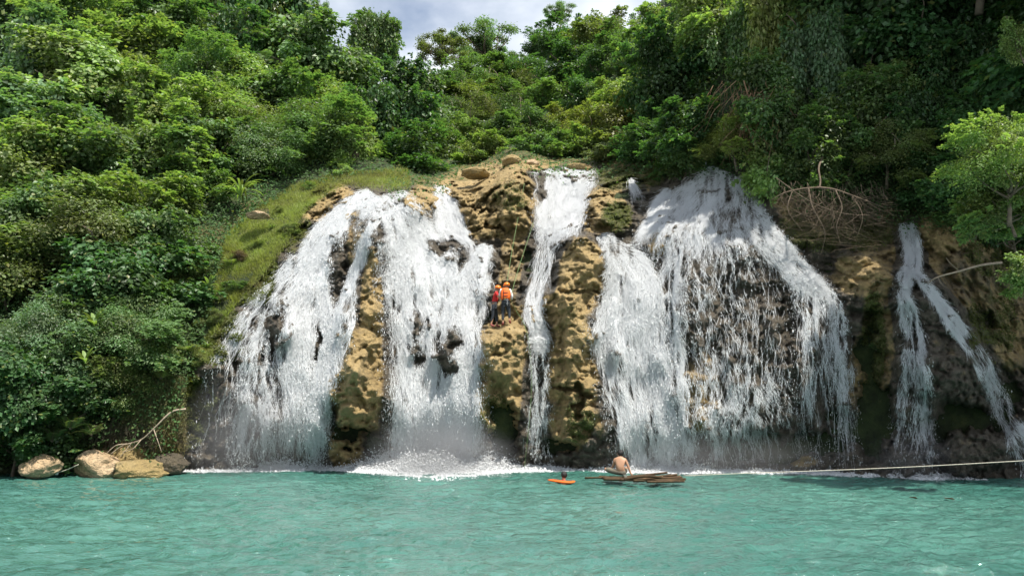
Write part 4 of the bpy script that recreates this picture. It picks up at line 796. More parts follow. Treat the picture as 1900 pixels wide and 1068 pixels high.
boulder(658, 292, 13, 15, 39.0, M_BOULDER3, 'grey boulder in the bushes above the grass slope', 26, 0.8, G2)
boulder(477, 400, 22, 8, 31.6, M_BOULDER, 'flat pinkish rock lying in the grass slope', 27, 0.9, G2)

# ------------------------------------------------------------------ branches, roots, vines
def px_path(pts):
    p = catmull([(a, b, c, 1) for a, b, c in pts], 7*len(pts)); return P(p[:, 0], p[:, 1], p[:, 2])
def branch_obj(name, label, cat, paths, mat, twigs=None, group=None):
    allp = [tube(px_path(p), np.linspace(r0, r1, 7*len(p)), 6) for p, r0, r1 in paths]; root = PV(*paths[0][0][0])
    V, F = merge(allp); o = tag(obj(name, mesh_q(name, V-np.array(root), F, mat), None, root), label, cat, group)
    if twigs is not None:
        V, F = merge(twigs); t = obj('twig', mesh_q('twig', V-np.array(root), F, mat), o); t['kind'] = 'stuff'
    return o
M_ROOT = simple('root_wood', (0.12, 0.088, 0.06), 0.9, 0.4, 5, 0.4)
rng = np.random.default_rng(55); tw = []
for k in range(260):
    a = rng.uniform(0, 1); x0 = rng.uniform(1440, 1640); y0 = rng.uniform(335, 400); d0 = 27.3+rng.uniform(-.5, .9); L = rng.uniform(40, 135)*(1-abs(x0-1545)/150); an = rng.normal()*0.7; p = []
    for j in range(7):
        t = j/6; p.append((x0+math.sin(an+t*rng.uniform(-.5, 1.6))*L*t, y0+L*t*math.cos(an*0.8)*(1.1-0.35*t), d0+0.5*math.sin(t*3+a*6)))
    p = np.array(p); tw.append(tube(P(p[:, 0], p[:, 1], p[:, 2]), np.linspace(rng.uniform(.004, .011), .002, 7), 4, False))
branch_obj('dead_root_tangle', 'bleached tangle of dead roots hanging right above the diagonal stream', 'roots',
  [([(1526, 292, 28.2), (1519, 312, 27.5), (1522, 335, 27.2), (1520, 350, 27.1)], .04, .035), ([(1520, 348, 27.1), (1490, 350, 27), (1455, 358, 27), (1430, 372, 27.1)], .04, .012), ([(1520, 348, 27.1), (1550, 352, 27), (1590, 366, 26.9), (1640, 385, 27)], .05, .014),
   ([(1550, 352, 27), (1562, 385, 26.8), (1552, 420, 26.8), (1560, 455, 27)], .03, .008), ([(1500, 349, 27), (1508, 385, 26.7), (1530, 430, 26.7), (1524, 470, 26.9)], .03, .008), ([(1580, 362, 27), (1600, 400, 26.8), (1590, 440, 26.9)], .025, .008),
   ([(1470, 354, 27), (1462, 390, 26.8), (1490, 430, 26.8)], .022, .006), ([(1440, 330, 27.2), (1500, 372, 26.8), (1560, 395, 26.7), (1625, 400, 26.9)], .02, .008)], M_ROOT, tw)
tw = []
for k in range(170):
    x0 = rng.normal()*30+1388; y0 = rng.uniform(150, 250); L = rng.uniform(25, 70); d0 = float(Dany(x0, 220))-1.9+rng.normal()*0.3; an = rng.normal()*0.45
    p = np.array([(x0+math.sin(an)*L*t+6*math.sin(t*4+k), y0+L*t, d0+0.15*math.sin(t*5+k)) for t in np.linspace(0, 1, 6)]); tw.append(tube(P(p[:, 0], p[:, 1], p[:, 2]), np.linspace(.014, .004, 6), 3, False))
o = branch_obj('dry_vines', 'dry brown hanging vines above the veil crest among green trees', 'vines', [([(1380, 150, 30.2), (1390, 190, 30), (1385, 230, 29.8), (1400, 262, 29.8)], .03, .01)], simple('dry_vine', (0.26, 0.16, 0.09), 0.9, 0.4, 4, 0), tw)
branch_obj('dead_branch', 'long dead branch reaching across the brown rock right of the right hand fall', 'branch', [([(1858, 487, 25.9), (1820, 492, 25.7), (1780, 503, 25.6), (1735, 516, 25.7), (1712, 536, 25.9)], .05, .014), ([(1780, 503, 25.6), (1765, 490, 25.4), (1755, 478, 25.4)], .015, .005), ([(1740, 514, 25.6), (1748, 528, 25.5), (1762, 536, 25.4)], .014, .004)], M_TWIG)
branch_obj('driftwood', 'curved driftwood branch resting over the mossy boulder at the left shore', 'branch', [([(345, 758, 27.0), (318, 764, 26.8), (288, 792, 26.7), (262, 815, 26.7), (228, 826, 26.8), (205, 842, 26.7)], .036, .014), ([(235, 823, 26.8), (215, 826, 26.6), (196, 842, 26.5)], .022, .008), ([(285, 795, 26.7), (292, 815, 26.6), (300, 838, 26.6)], .02, .008), ([(262, 815, 26.7), (246, 832, 26.5), (226, 838, 26.5)], .02, .007), ([(245, 820, 26.7), (232, 836, 26.6), (222, 848, 26.5)], .016, .006)], M_TWIG)
def hanging(label, x0, x1, y0, y1, L, n, pal, seed, group='shaggy moss hanging on the left bank'):
    r = np.random.default_rng(seed); px = r.uniform(x0, x1, n); py = r.uniform(y0, y1, n)-0*px; D = np.minimum(Dany(px, py)-0.15, waterD(877)-0.2)-r.random(n)*0.6; a = P(px, py, D); k = 5; l = r.uniform(0.3, 1, n)*L
    pos = (a[:, None]+np.linspace(0, 1, k)[None, :, None]*np.stack([r.normal(size=n)*0.08, -0.1*np.ones(n), -l], -1)[:, None]).reshape(-1, 3); m_ = n*k
    ax = unit(np.array([0, -0.15, -1])+r.normal(size=(m_, 3))*0.45); nr = unit(np.array([0.2, -1, 0.3])+r.normal(size=(m_, 3))*0.6); ln = np.repeat(l, k)*0.3*r.uniform(.5, 1.2, m_)
    V, F = leaf_quads(pos, nr, ax, ln, ln*0.11); root = PV((x0+x1)/2, y0, float(D.mean()))
    o = obj('hanging_moss', mesh_np('hanging_moss', V-np.array(root), F, M_GRASS, False, {'lf': np.repeat(r.random(m_)*.95, 4), 'cl': np.repeat(r.random(m_), 4)}), None, root); o.color = (*pal, 1); tag(o, label, 'hanging moss', group)
hanging('grey brown shaggy moss hanging above the pale boulder', 150, 300, 775, 800, 0.65, 2600, (0.09, 0.08, 0.05), 71)
hanging('olive shaggy moss on the bank above the driftwood', 230, 345, 690, 775, 0.6, 3800, (0.13, 0.13, 0.045), 72)
hanging('ochre mossy overhang beside the left foot of the falls', 285, 345, 770, 822, 0.5, 1500, (0.15, 0.12, 0.04), 73)

# ------------------------------------------------------------------ long leaved plants
def rosette(n, L, w, arch, seed, stem=0.0, twist=0.2, palm=False):
    r = np.random.default_rng(seed); VV = []; FF = []; o = 0; LF = []; st = []
    for i in range(n):
        a = i*2.399+r.normal()*0.3; el = r.uniform(0.5, 1.25); l = L*r.uniform(0.65, 1.1); K = 12; p = []; q = np.array([0, 0, stem*r.uniform(.6, 1)]); dirv = np.array([math.cos(a)*math.cos(el), math.sin(a)*math.cos(el), math.sin(el)])
        for k in range(K): p.append(q.copy()); q = q+dirv*l/(K-1); dirv = unit(dirv+np.array([0, 0, -arch/(K-1)*(0.4+1.4*k/K)]))
        p = np.array(p); T = unit(np.gradient(p, axis=0)); sd = unit(np.cross(T, [0, 0, 1.0])+1e-6); up = np.cross(sd, T)
        if palm:
            st.append(tube(p, np.linspace(0.02, 0.006, K)*L/2, 4)); f = np.linspace(0.12, 1, 34)
            for s_ in (-1, 1):
                c = np.stack([np.interp(f, np.linspace(0, 1, K), p[:, j]) for j in range(3)], -1); S = np.stack([np.interp(f, np.linspace(0, 1, K), sd[:, j]) for j in range(3)], -1); TT = np.stack([np.interp(f, np.linspace(0, 1, K), T[:, j]) for j in range(3)], -1); U = np.stack([np.interp(f, np.linspace(0, 1, K), up[:, j]) for j in range(3)], -1)
                ln = l*0.3*np.sin(np.clip(f*2.6+0.45, 0, 3.0)); V, F = leaf_quads(c, U, unit(S*s_+TT*0.6-np.array([0, 0, 0.45])+r.normal(size=S.shape)*.06), ln, ln*0.05); VV.append(V); FF.append(F+o); o += len(V); LF += [r.random()]*len(V)
        else:
            wd = w*np.sin(np.linspace(0.25, math.pi-0.03, K))**0.8; A_ = p-sd*wd[:, None]-up*0.1*wd[:, None]*-1; B_ = p+sd*wd[:, None]+up*0.1*wd[:, None]; V = np.stack([A_, p, B_], 1).reshape(-1, 3); F = []
            for k in range(K-1): F += [[3*k, 3*k+1, 3*k+4, 3*k+3], [3*k+1, 3*k+2, 3*k+5, 3*k+4]]
            VV.append(V); FF.append(np.array(F)+o); o += len(V); LF += [r.random()*.9]*len(V)
    V = np.concatenate(VV); F = np.concatenate(FF); return mesh_np('leaves', V, F, M_LEAF, False, {'lf': np.array(LF), 'cl': np.array(LF)}), (mesh_q('stem', *merge(st), M_BARK) if st else None)
ROS = {}
def lplant(kind, cx, cy, R, pal, label, cat, name, push=0.9, D=None, rx=0.0):
    spec = {'reed': (34, 1, .035, 2.2, 5, .35), 'ginger': (12, 1, .09, 1.4, 6, .5), 'star': (9, 1, .11, 1.1, 7, .3), 'fern': (13, 1, .3, 1.7, 8, .1), 'palm': (9, 1, .3, 1.9, 9, .5), 'banana': (6, 1, .13, 1.2, 10, .3)}[kind]
    if kind not in ROS: ROS[kind] = rosette(*spec[:5], stem=spec[5], palm=kind in ('fern', 'palm'))
    d = D if D else float(Dany(cx, cy))-push; s = R*d/FPX; c = PV(cx, cy, d); root = empty(name, (c.x, c.y, c.z-s*0.5), label, cat, 'long leaved plants'); root.scale = (s, s, s); root.rotation_euler = (rx, 0, cx*0.37)
    lv, st = ROS[kind]; o = obj('leaves', lv, root); o.color = (*PAL[pal], 1)
    if st: obj('stem', st, root)
lplant('reed', 447, 350, 62, 'L', 'tall clump of arching reed leaves at the top of the grass slope', 'reeds', 'reed_clump', 2.6)
lplant('palm', 462, 70, 70, 'G', 'palm with hanging fronds on the dark side of the vine covered giant', 'palm', 'palm', 5.2)
lplant('palm', 560, 85, 50, 'B', 'pale frosted palm fronds on the lit side of the vine covered giant', 'palm', 'palm', 5.2)
lplant('palm', 490, 112, 40, 'B', 'small silvery palm below the vine covered giant', 'palm', 'palm', 5.4)
lplant('banana', 80, 88, 56, 'L', 'banana plant with pale drooping leaves in the upper left', 'banana plant', 'banana_plant', 4.6)
lplant('star', 388, 524, 26, 'L', 'bright star shaped leafy plant beside the cliff edge', 'plant', 'broad_leaf_plant', 1.6)
lplant('ginger', 175, 600, 46, 'L', 'light ginger plant above the dark bank on the left', 'ginger plant', 'ginger_plant', 3.0)
lplant('ginger', 158, 668, 40, 'L', 'yellow green ginger plant right of the bluish grey tree', 'ginger plant', 'ginger_plant', 3.0)
lplant('ginger', 215, 615, 36, 'G', 'green ginger plant beside the feathery bush', 'ginger plant', 'ginger_plant', 3.0)
lplant('fern', 132, 778, 42, 'L', 'bright fern fronds spilling toward the pool, upper right of two', 'fern', 'fern', 2.2)
lplant('fern', 98, 800, 44, 'G', 'green fern fronds over the small cream boulder', 'fern', 'fern', 2.0)
lplant('fern', 172, 792, 36, 'L', 'yellow green fern above the largest pale boulder', 'fern', 'fern', 1.8)
lplant('fern', 345, 640, 28, 'L', 'small light fern on the mossy shoulder of the bank', 'fern', 'fern', 1.0)
lplant('fern', 300, 690, 30, 'Y', 'yellowish fern above the shaggy moss', 'fern', 'fern', 1.2)
lplant('fern', 1625, 640, 24, 'G', 'dark green fern patch on the shaded rock left of the right hand fall', 'fern', 'fern', 0.1)
lplant('fern', 430, 480, 26, 'L', 'little light fern in the lower grass slope', 'fern', 'fern', 0.5)

# ------------------------------------------------------------------ people
def skin_mesh(name, verts, edges, radii, mat, lvl=2):
    me = bpy.data.meshes.new(name+'_cage'); me.from_pydata([tuple(v) for v in verts], edges, []); o = bpy.data.objects.new(name+'_cage', me); COL.objects.link(o)
    md = o.modifiers.new('s', 'SKIN'); md.use_smooth_shade = True
    for i, r in enumerate(radii):
        sv = me.skin_vertices[0].data[i]; sv.radius = (r, r) if not isinstance(r, tuple) else r; sv.use_root = (i == 0)
    sb = o.modifiers.new('b', 'SUBSURF'); sb.levels = lvl; sb.render_levels = lvl
    dg = bpy.context.evaluated_depsgraph_get(); res = bpy.data.meshes.new_from_object(o.evaluated_get(dg)); res.name = name; bpy.data.objects.remove(o); bpy.data.meshes.remove(me)
    res.materials.clear(); res.materials.append(mat)
    for p in res.polygons: p.use_smooth = True
    return res
M_SKIN = simple('skin', (0.42, 0.23, 0.14), 0.5, 0.08, 6, 0.1); M_SKINR = simple('reddened_skin', (0.45, 0.2, 0.13), 0.5, 0.08, 6, 0.1)
M_HAIR = simple('black_hair', (0.012, 0.01, 0.009), 0.45, 0.3, 30, 0.6); M_RED = simple('red_cloth', (0.5, 0.022, 0.02), 0.8, 0.15, 9, 0.4); M_BLACK = simple('black_cloth', (0.02, 0.024, 0.03), 0.75, 0.3, 9, 0.4)
M_ORANGE = simple('orange_nylon', (0.85, 0.13, 0.012), 0.6, 0.08, 7, 0.3); M_HELM = simple('orange_plastic', (0.85, 0.2, 0.02), 0.3, 0.05, 3, 0); M_WCL = simple('white_cloth', (0.7, 0.7, 0.7), 0.8, 0.08, 6, 0.3)
M_SHORT = simple('grey_brown_cloth', (0.13, 0.115, 0.085), 0.85, 0.3, 12, 0.4); M_METAL = simple('steel', (0.6, 0.6, 0.6), 0.3, 0.1, 5, 0, 1.0); M_ROPEG = simple('green_rope', (0.16, 0.26, 0.1), 0.7, 0.25, 30, 0); M_ROPEW = simple('white_rope', (0.62, 0.56, 0.46), 0.8, 0.2, 30, 0)
def body(J, hair_len=None):
    """J: joints dict; returns vertices, edges, radii of one connected figure with head, face, hands and feet"""
    V = []; E = []; R = []
    def add(p, r, par=None):
        V.append(Vector(p)); R.append(r); i = len(V)-1
        if par is not None: E.append((par, i))
        return i
    pe = add(J['pelvis'], J.get('rp', .1)); sp = add(J['spine'], J.get('rs', .085), pe); ch = add(J['chest'], J.get('rc', .105), sp); nk = add(J['neck'], .052, ch)
    f = Vector(J['face']).normalized(); hd = Vector(J['head']); h1 = add(hd-Vector((0, 0, .045))+f*.012, .066, nk); h2 = add(hd+Vector((0, 0, .03)), .092, h1); h3 = add(hd+Vector((0, 0, .075)), .06, h2)
    sd = f.cross(Vector((0, 0, 1))).normalized(); add(hd+f*.105-Vector((0, 0, .02)), .013, h1); add(hd+sd*.095-Vector((0, 0, .01)), .016, h2); add(hd-sd*.095-Vector((0, 0, .01)), .016, h2)
    for s in ('l', 'r'):
        sh = add(J['sh'+s], .058, ch); el = add(J['el'+s], .041, sh); m_ = (Vector(J['el'+s])*.45+Vector(J['wr'+s])*.55); md = add(m_, .037, el); wr = add(J['wr'+s], .026, md)
        d = Vector(J['hd'+s]).normalized(); pn = Vector(J.get('pn'+s, (0, 0, 1))).normalized(); sx = d.cross(pn).normalized(); pm = add(Vector(J['wr'+s])+d*.06, .03, wr)
        for k, (o_, l) in enumerate(((-.03, .07), (-.01, .08), (.01, .075), (.03, .06))):
            b = add(Vector(J['wr'+s])+d*.09+sx*o_, .0095, pm); c = add(V[b]+d*l*.5-pn*.01, .009, b); add(V[c]+d*l*.4-pn*.028, .008, c)
        t = add(Vector(J['wr'+s])+d*.045+sx*-.045-pn*.008, .011, pm); add(V[t]+d*.035-sx*.012-pn*.012, .009, t)
        hp = add(J['hp'+s], .08, pe); kn = add(J['kn'+s], .055, hp); cf_ = add(Vector(J['kn'+s])*.6+Vector(J['an'+s])*.4+Vector(J.get('cf', (0, 0, 0))), .05, kn); an = add(J['an'+s], .034, cf_); tt = Vector(J['to'+s]); mt = add(Vector(J['an'+s])*.45+tt*.55-Vector((0, 0, .018)), .035, an); add(tt, .022, mt)
    return V, E, R
def limbs_mesh(name, chains, mat, lvl=2):
    V = []; E = []; R = []
    for ch in chains:
        st = len(V); prev = None
        for it in ch:
            if isinstance(it, int): prev = it; continue
            p, r = it; V.append(Vector(p)); R.append(r)
            if prev is not None: E.append((prev, len(V)-1))
            prev = len(V)-1
    return skin_mesh(name, V, E, R, mat, lvl)
def loft(rings, n=28, sq=2.6):
    V = []
    for (c, rx, ry) in rings:
        for k in range(n):
            a = 2*math.pi*k/n; ca, sa = math.cos(a), math.sin(a); V.append((c[0]+rx*math.copysign(abs(ca)**(2/sq), ca), c[1]+ry*math.copysign(abs(sa)**(2/sq), sa), c[2]))
    m_ = len(rings); F = [[i*n+k, i*n+(k+1) % n, (i+1)*n+(k+1) % n, (i+1)*n+k] for i in range(m_-1) for k in range(n)]
    V.append(rings[0][0]); V.append(rings[-1][0])
    for k in range(n): F.append([len(V)-2, (k+1) % n, k, k]); F.append([len(V)-1, (m_-1)*n+k, (m_-1)*n+(k+1) % n, (m_-1)*n+(k+1) % n])
    return np.array(V, float), np.array(F)
def ringtube(c, rx, ry, r, n=24, tilt=0):
    a = np.linspace(0, 2*math.pi, n); p = np.stack([c[0]+rx*np.cos(a), c[1]+ry*np.sin(a), c[2]+tilt*np.cos(a)], -1); return tube(p, r, 6, False)
def helmet(parent, hd, f, seedcol=M_HELM):
    f = Vector(f).normalized(); V, F = loft([((0, 0, .0), .122, .128), ((0, 0, .03), .124, .13), ((0, 0, .07), .112, .118), ((0, 0, .1), .085, .09), ((0, 0, .118), .045, .05), ((0, 0, .123), .01, .01)], 24, 2.1)
    V2, F2 = loft([((0, .03, -.012), .118, .14), ((0, .035, .004), .128, .155), ((0, .03, .01), .122, .145)], 24, 2.1); V, F = merge([(V, F), (V2, F2)])
    h = obj('helmet', mesh_q('helmet', V, F, seedcol), parent, hd+Vector((0, 0, .03))); h.rotation_euler = (-0.1, 0, math.atan2(f.y, f.x)-math.pi/2)
    V, F = ringtube((0, 0, -.06), .1, .085, .006, 20, 0); s = obj('chin_strap', mesh_q('chin_strap', V, F, M_BLACK), h); return h
def hair(parent, hd, f, r=.1):
    f = Vector(f).normalized(); V, F = loft([((0, -.022, -.07), .06, .05), ((0, -.025, -.04), .085, .076), ((0, -.02, .0), .1, .092), ((0, -.012, .05), .102, .1), ((0, -.008, .09), .085, .088), ((0, 0, .117), .05, .055), ((0, 0, .126), .01, .01)], 28, 2.1)
    V = V+fbm(V*45, 2, 3)[:, None]*0.006; h = obj('hair', mesh_q('hair', V, F, M_HAIR), parent, hd); h.rotation_euler = (0, 0, math.atan2(f.y, f.x)-math.pi/2)
def X(a, b): return tuple(Vector(a)+Vector(b))
def climber(foot, J, label, shirt_mat, sleeves, vest=False):
    root = empty('person', foot, label, 'person', 'climbers on the ledge'); V, E, R = body(J); obj('body', skin_mesh('body', V, E, R, M_SKIN), root)
    ch = [[(J['pelvis'], .126), (J['spine'], .128), (J['chest'], .142), (X(J['neck'], (0, 0, -.04)), .07)], [2, (J['shl'], .07), ((Vector(J['shl'])*.3+Vector(J['ell'])*.7) if sleeves < 1 else J['ell'], .054)] + ([(Vector(J['ell'])*.15+Vector(J['wrl'])*.85, .038)] if sleeves > 1 else []), [2, (J['shr'], .07), ((Vector(J['shr'])*.3+Vector(J['elr'])*.7) if sleeves < 1 else J['elr'], .054)] + ([(Vector(J['elr'])*.15+Vector(J['wrr'])*.85, .038)] if sleeves > 1 else [])]
    obj('shirt', limbs_mesh('shirt', ch, shirt_mat), root)
    obj('trousers', limbs_mesh('trousers', [[(X(J['pelvis'], (0, 0, .1)), .142), (X(J['pelvis'], (0, 0, -.04)), .135)], [1, (J['hpl'], .102), (J['knl'], .07), (X(J['anl'], (0, 0, .1)), .05)], [1, (J['hpr'], .102), (J['knr'], .07), (X(J['anr'], (0, 0, .1)), .05)]], M_BLACK), root)
    for s in 'lr':
        a, t = Vector(J['an'+s]), Vector(J['to'+s]); obj('shoe', limbs_mesh('shoe', [[(a+Vector((0, 0, .04)), .045), (a-Vector((0, 0, .02)), .048), (a*.4+t*.6-Vector((0, 0, .02)), .046), (t, .032)]], simple('shoe_rubber', (0.22, 0.05, 0.045), 0.6, 0.3, 8, 0)), root)
        obj('glove', limbs_mesh('glove', [[(J['wr'+s], .036), (Vector(J['wr'+s])+Vector(J['hd'+s]).normalized()*.06, .044), (Vector(J['wr'+s])+Vector(J['hd'+s]).normalized()*.1, .036)]], M_BLACK), root)
    helmet(root, Vector(J['head']), J['face'])
    hr = [ringtube(X(J['pelvis'], (0, 0, .1)), .15, .145, .018), ringtube(X(J['hpl'], (0, 0, -.1)), .098, .1, .014), ringtube(X(J['hpr'], (0, 0, -.1)), .098, .1, .014)]+[tube([X(J['pelvis'], (s_*.1, -.135, .1)), X(J['hp'+c_], (s_*.03, -.1, -.1))], .012, 5) for s_, c_ in ((-1, 'l'), (1, 'r'))]; h = obj('harness', mesh_q('harness', *merge(hr), M_BLACK), root)
    cc = Vector(J['pelvis'])+Vector((.07, -.16, .04)); cb = [tube(np.array([cc+Vector((.025*math.cos(a), 0, .05*math.sin(a)-k*.13)) for a in np.linspace(0, 6.28, 14)]), .007, 5) for k in (0, 1)]; obj('carabiner', mesh_q('carabiner', *merge(cb), M_METAL), h)
    if vest:
        c = Vector(J['chest']); p = Vector(J['pelvis']); ax = c-p; rg = [(tuple(p+ax*t+Vector((0, 0, .03))), a, b) for t, a, b in ((.12, .15, .12), (.18, .185, .155), (.5, .19, .165), (.85, .2, .165), (1.15, .185, .15), (1.3, .155, .13), (1.42, .12, .1), (1.46, .08, .07))]
        v = obj('life_vest', mesh_q('life_vest', *loft(rg, 32, 3.2), M_ORANGE), root); obj('strap', mesh_q('strap', *merge([ringtube(rg[i][0], rg[i][1]*1.0+.004, rg[i][2]*1.0+.004, .014, 32) for i in (2, 3)]+[tube([X(rg[1][0], (-.08, -.16, -.02)), X(rg[3][0], (-.08, -.172, .0)), X(rg[4][0], (-.07, -.155, .02))], .012, 5)]), M_BLACK), v)
    return root
dA = float(Dr(918, 606)); fa = PV(917, 606, dA-0.05); db = float(Dr(938, 603)); fb = PV(938, 603, min(db, dA)-0.05)
JA = dict(pelvis=(0, 0, .86), spine=(.03, 0, 1.04), chest=(.07, .0, 1.24), neck=(.11, 0, 1.4), head=(.14, 0, 1.5), face=(1, .35, -.1), shl=(.06, .16, 1.33), ell=(.25, .2, 1.16), wrl=(.44, .14, 1.1), hdl=(1, .1, .1), shr=(.06, -.17, 1.33), elr=(.2, -.22, 1.12), wrr=(.42, -.2, 1.04), hdr=(1, .12, .02), pnr=(0, -1, .2),
 hpl=(.02, .09, .8), knl=(.09, .1, .45), anl=(.1, .1, .09), tol=(.24, .13, .03), hpr=(-.02, -.09, .8), knr=(-.04, -.1, .44), anr=(-.12, -.1, .08), tor=(.03, -.12, .02))
JB = dict(pelvis=(0, 0, .92), spine=(.0, -.01, 1.08), chest=(.0, 0, 1.27), neck=(.02, .02, 1.43), head=(.04, .04, 1.54), face=(-.45, 1, .0), shl=(-.18, 0, 1.37), ell=(-.24, .16, 1.16), wrl=(-.04, .32, 1.2), hdl=(.5, .8, .4), shr=(.18, 0, 1.37), elr=(.25, -.03, 1.13), wrr=(.24, .12, 1.0), hdr=(-.2, 1, 0),
 hpl=(-.085, 0, .84), knl=(-.1, .06, .47), anl=(-.1, -.02, .08), tol=(-.13, .12, .03), hpr=(.09, 0, .84), knr=(.14, .05, .52), anr=(.16, -.01, .16), tor=(.2, .12, .1))
climber(fa, JA, 'climber in red shirt and black trousers steadying the other climber on the ledge', M_RED, 0.5)
climber(fb, JB, 'climber in orange life vest over white sleeves seen from behind on the ledge', M_WCL, 1.5, True)

# man sitting on the raft
RD = 24.2; sp0 = PV(1151, 881, RD); JS = dict(pelvis=(0, 0, .1), spine=(-.005, -.03, .25), chest=(0, -.02, .41), neck=(.01, .0, .57), head=(.015, .03, .67), face=(-.6, .8, .0), rp=.13, rs=.118, rc=.145,
 shl=(-.165, -.01, .48), ell=(-.2, .12, .26), wrl=(-.24, .3, .2), hdl=(-.6, .6, -.2), shr=(.165, -.01, .48), elr=(.25, -.03, .27), wrr=(.31, -.03, .08), hdr=(.5, -.1, -.7), pnr=(.7, 0, .6),
 hpl=(-.1, .02, .09), knl=(-.47, .12, .19), anl=(-.16, .36, .06), tol=(-.04, .4, .04), hpr=(.1, .03, .09), knr=(.26, .38, .2), anr=(-.02, .5, .06), tor=(-.12, .52, .04))
man = empty('person', sp0, 'shirtless man in grey brown shorts sitting on the bamboo raft with his back turned', 'person'); man.scale = (1.02, 1.02, 1.0)
V, E, R = body(JS); obj('body', skin_mesh('body', V, E, R, M_SKIN), man); hair(man, Vector(JS['head']), JS['face'])
obj('shorts', limbs_mesh('shorts', [[((0, 0, .12), .138), ((0, .01, .09), .135)], [1, (JS['hpl'], .11), (Vector(JS['hpl'])*.25+Vector(JS['knl'])*.75, .085), (Vector(JS['knl'])*.95, .075)], [1, (JS['hpr'], .11), (Vector(JS['hpr'])*.3+Vector(JS['knr'])*.7, .085)]], M_SHORT), man)
# swimmer
ss = PV(1046, 889, 24.4); ss.z = 0.1; JW = dict(pelvis=(0, .25, -.6), spine=(0, .15, -.42), chest=(0, .05, -.2), neck=(0, .0, .03), head=(.01, .02, .16), rp=.12, rs=.11, rc=.12, face=(-.35, .9, 0), shl=(-.18, .0, -.13), ell=(-.34, .15, -.24), wrl=(-.5, .3, -.22), hdl=(-.7, .5, 0), shr=(.18, 0, -.13), elr=(.34, .15, -.22), wrr=(.4, .35, -.2), hdr=(.3, .8, 0),
 hpl=(-.09, .28, -.64), knl=(-.12, .5, -.9), anl=(-.12, .3, -1.2), tol=(-.12, .35, -1.3), hpr=(.09, .28, -.64), knr=(.12, .45, -.95), anr=(.12, .2, -1.2), tor=(.12, .25, -1.3))
sw = empty('person', ss, 'dark haired swimmer in the pool with an orange float around the shoulders', 'person'); V, E, R = body(JW); obj('body', skin_mesh('body', V, E, R, M_SKINR), sw); hair(sw, Vector(JW['head']), JW['face'])
def slab(path, w, h, n=14):
    V = []; path = np.asarray(path, float); T = unit(np.gradient(path, axis=0)); sd = unit(np.cross(T, [0, 0, 1.0]))
    for i, p in enumerate(path):
        e = math.sin(math.pi*min(1, max(0, (i+.6)/(len(path)+.2))))**.35
        for k in range(n):
            a = 2*math.pi*k/n; V.append(p+sd[i]*math.cos(a)*w*e+np.array([0, 0, math.sin(a)*h*e]))
    m_ = len(path); F = [[i*n+k, i*n+(k+1) % n, (i+1)*n+(k+1) % n, (i+1)*n+k] for i in range(m_-1) for k in range(n)]; V.append(path[0]); V.append(path[-1])
    for k in range(n): F.append([len(V)-2, (k+1) % n, k, k]); F.append([len(V)-1, (m_-1)*n+k, (m_-1)*n+(k+1) % n, (m_-1)*n+(k+1) % n])
    return np.array(V), np.array(F)
pth = catmull([(-.5, -.02, .02, 0), (-.28, -.14, -.0, 0), (0, -.2, -.03, 0), (.2, -.18, -.04, 0), (.34, -.04, -.02, 0)], 26)[:, :3]
fl = obj('life_jacket', mesh_q('life_jacket', *slab(pth, .095, .045), M_ORANGE), sw); pth2 = pth.copy(); pth2[:, 2] += .044; obj('strap', mesh_q('strap', *slab(pth2[3:-3], .016, .006, 8), M_RED), fl)

# bamboo raft
def bamboo_mat():
    m, t, o = newmat('wet_bamboo'); b = N(t, 'ShaderNodeBsdfPrincipled'); lk(t, b.outputs[0], o.inputs[0]); tcn = N(t, 'ShaderNodeTexCoord'); oi = N(t, 'ShaderNodeObjectInfo')
    n = noise_node(t, tcn.outputs['Object'], 7, 5); c = ramp(t, n.outputs['Fac'], [(0.3, (0.03, 0.017, 0.008)), (0.6, (0.085, 0.046, 0.022)), (0.8, (0.2, 0.125, 0.06))]).outputs[0]
    lk(t, mixc(t, mathn(t, 'MULTIPLY', oi.outputs['Random'], 0.5), c, (0.03, 0.032, 0.01)), b.inputs['Base Color']); b.inputs['Roughness'].default_value = 0.7; b.inputs['Specular IOR Level'].default_value = 0.25; return m
M_BAM = bamboo_mat(); M_BAMC = simple('cut_bamboo', (0.5, 0.36, 0.18), 0.7, 0.3, 20, 0)
raft = empty('bamboo_raft', PV(1190, 889, 24.0), 'raft of stacked dark bamboo poles floating in front of the tall cascade', 'raft'); rp = np.array(raft.location)
POL = [(1085, 886, 24.1, 1240, 889, 23.9, .032), (1112, 884, 24.5, 1232, 884, 24.5, .045), (1114, 885, 24.3, 1226, 886, 24.2, .045), (1118, 886, 24.0, 1250, 888, 24.0, .045), (1120, 888, 23.8, 1236, 890, 23.7, .045), (1150, 889, 23.5, 1262, 892, 23.4, .042), (1160, 887, 23.6, 1229, 884, 23.5, .042), (1162, 884, 23.9, 1238, 876, 23.9, .035), (1164, 887, 23.7, 1256, 880, 23.7, .04), (1158, 889, 23.5, 1228, 885, 23.3, .045),
       (1170, 889, 23.6, 1266, 885, 23.6, .04), (1175, 891, 23.4, 1272, 888, 23.5, .04), (1200, 893, 23.3, 1270, 892, 23.3, .038), (1190, 889, 23.9, 1262, 883, 24.0, .036), (1120, 884.5, 24.7, 1245, 886, 24.7, .04)]
r_ = np.random.default_rng(3)
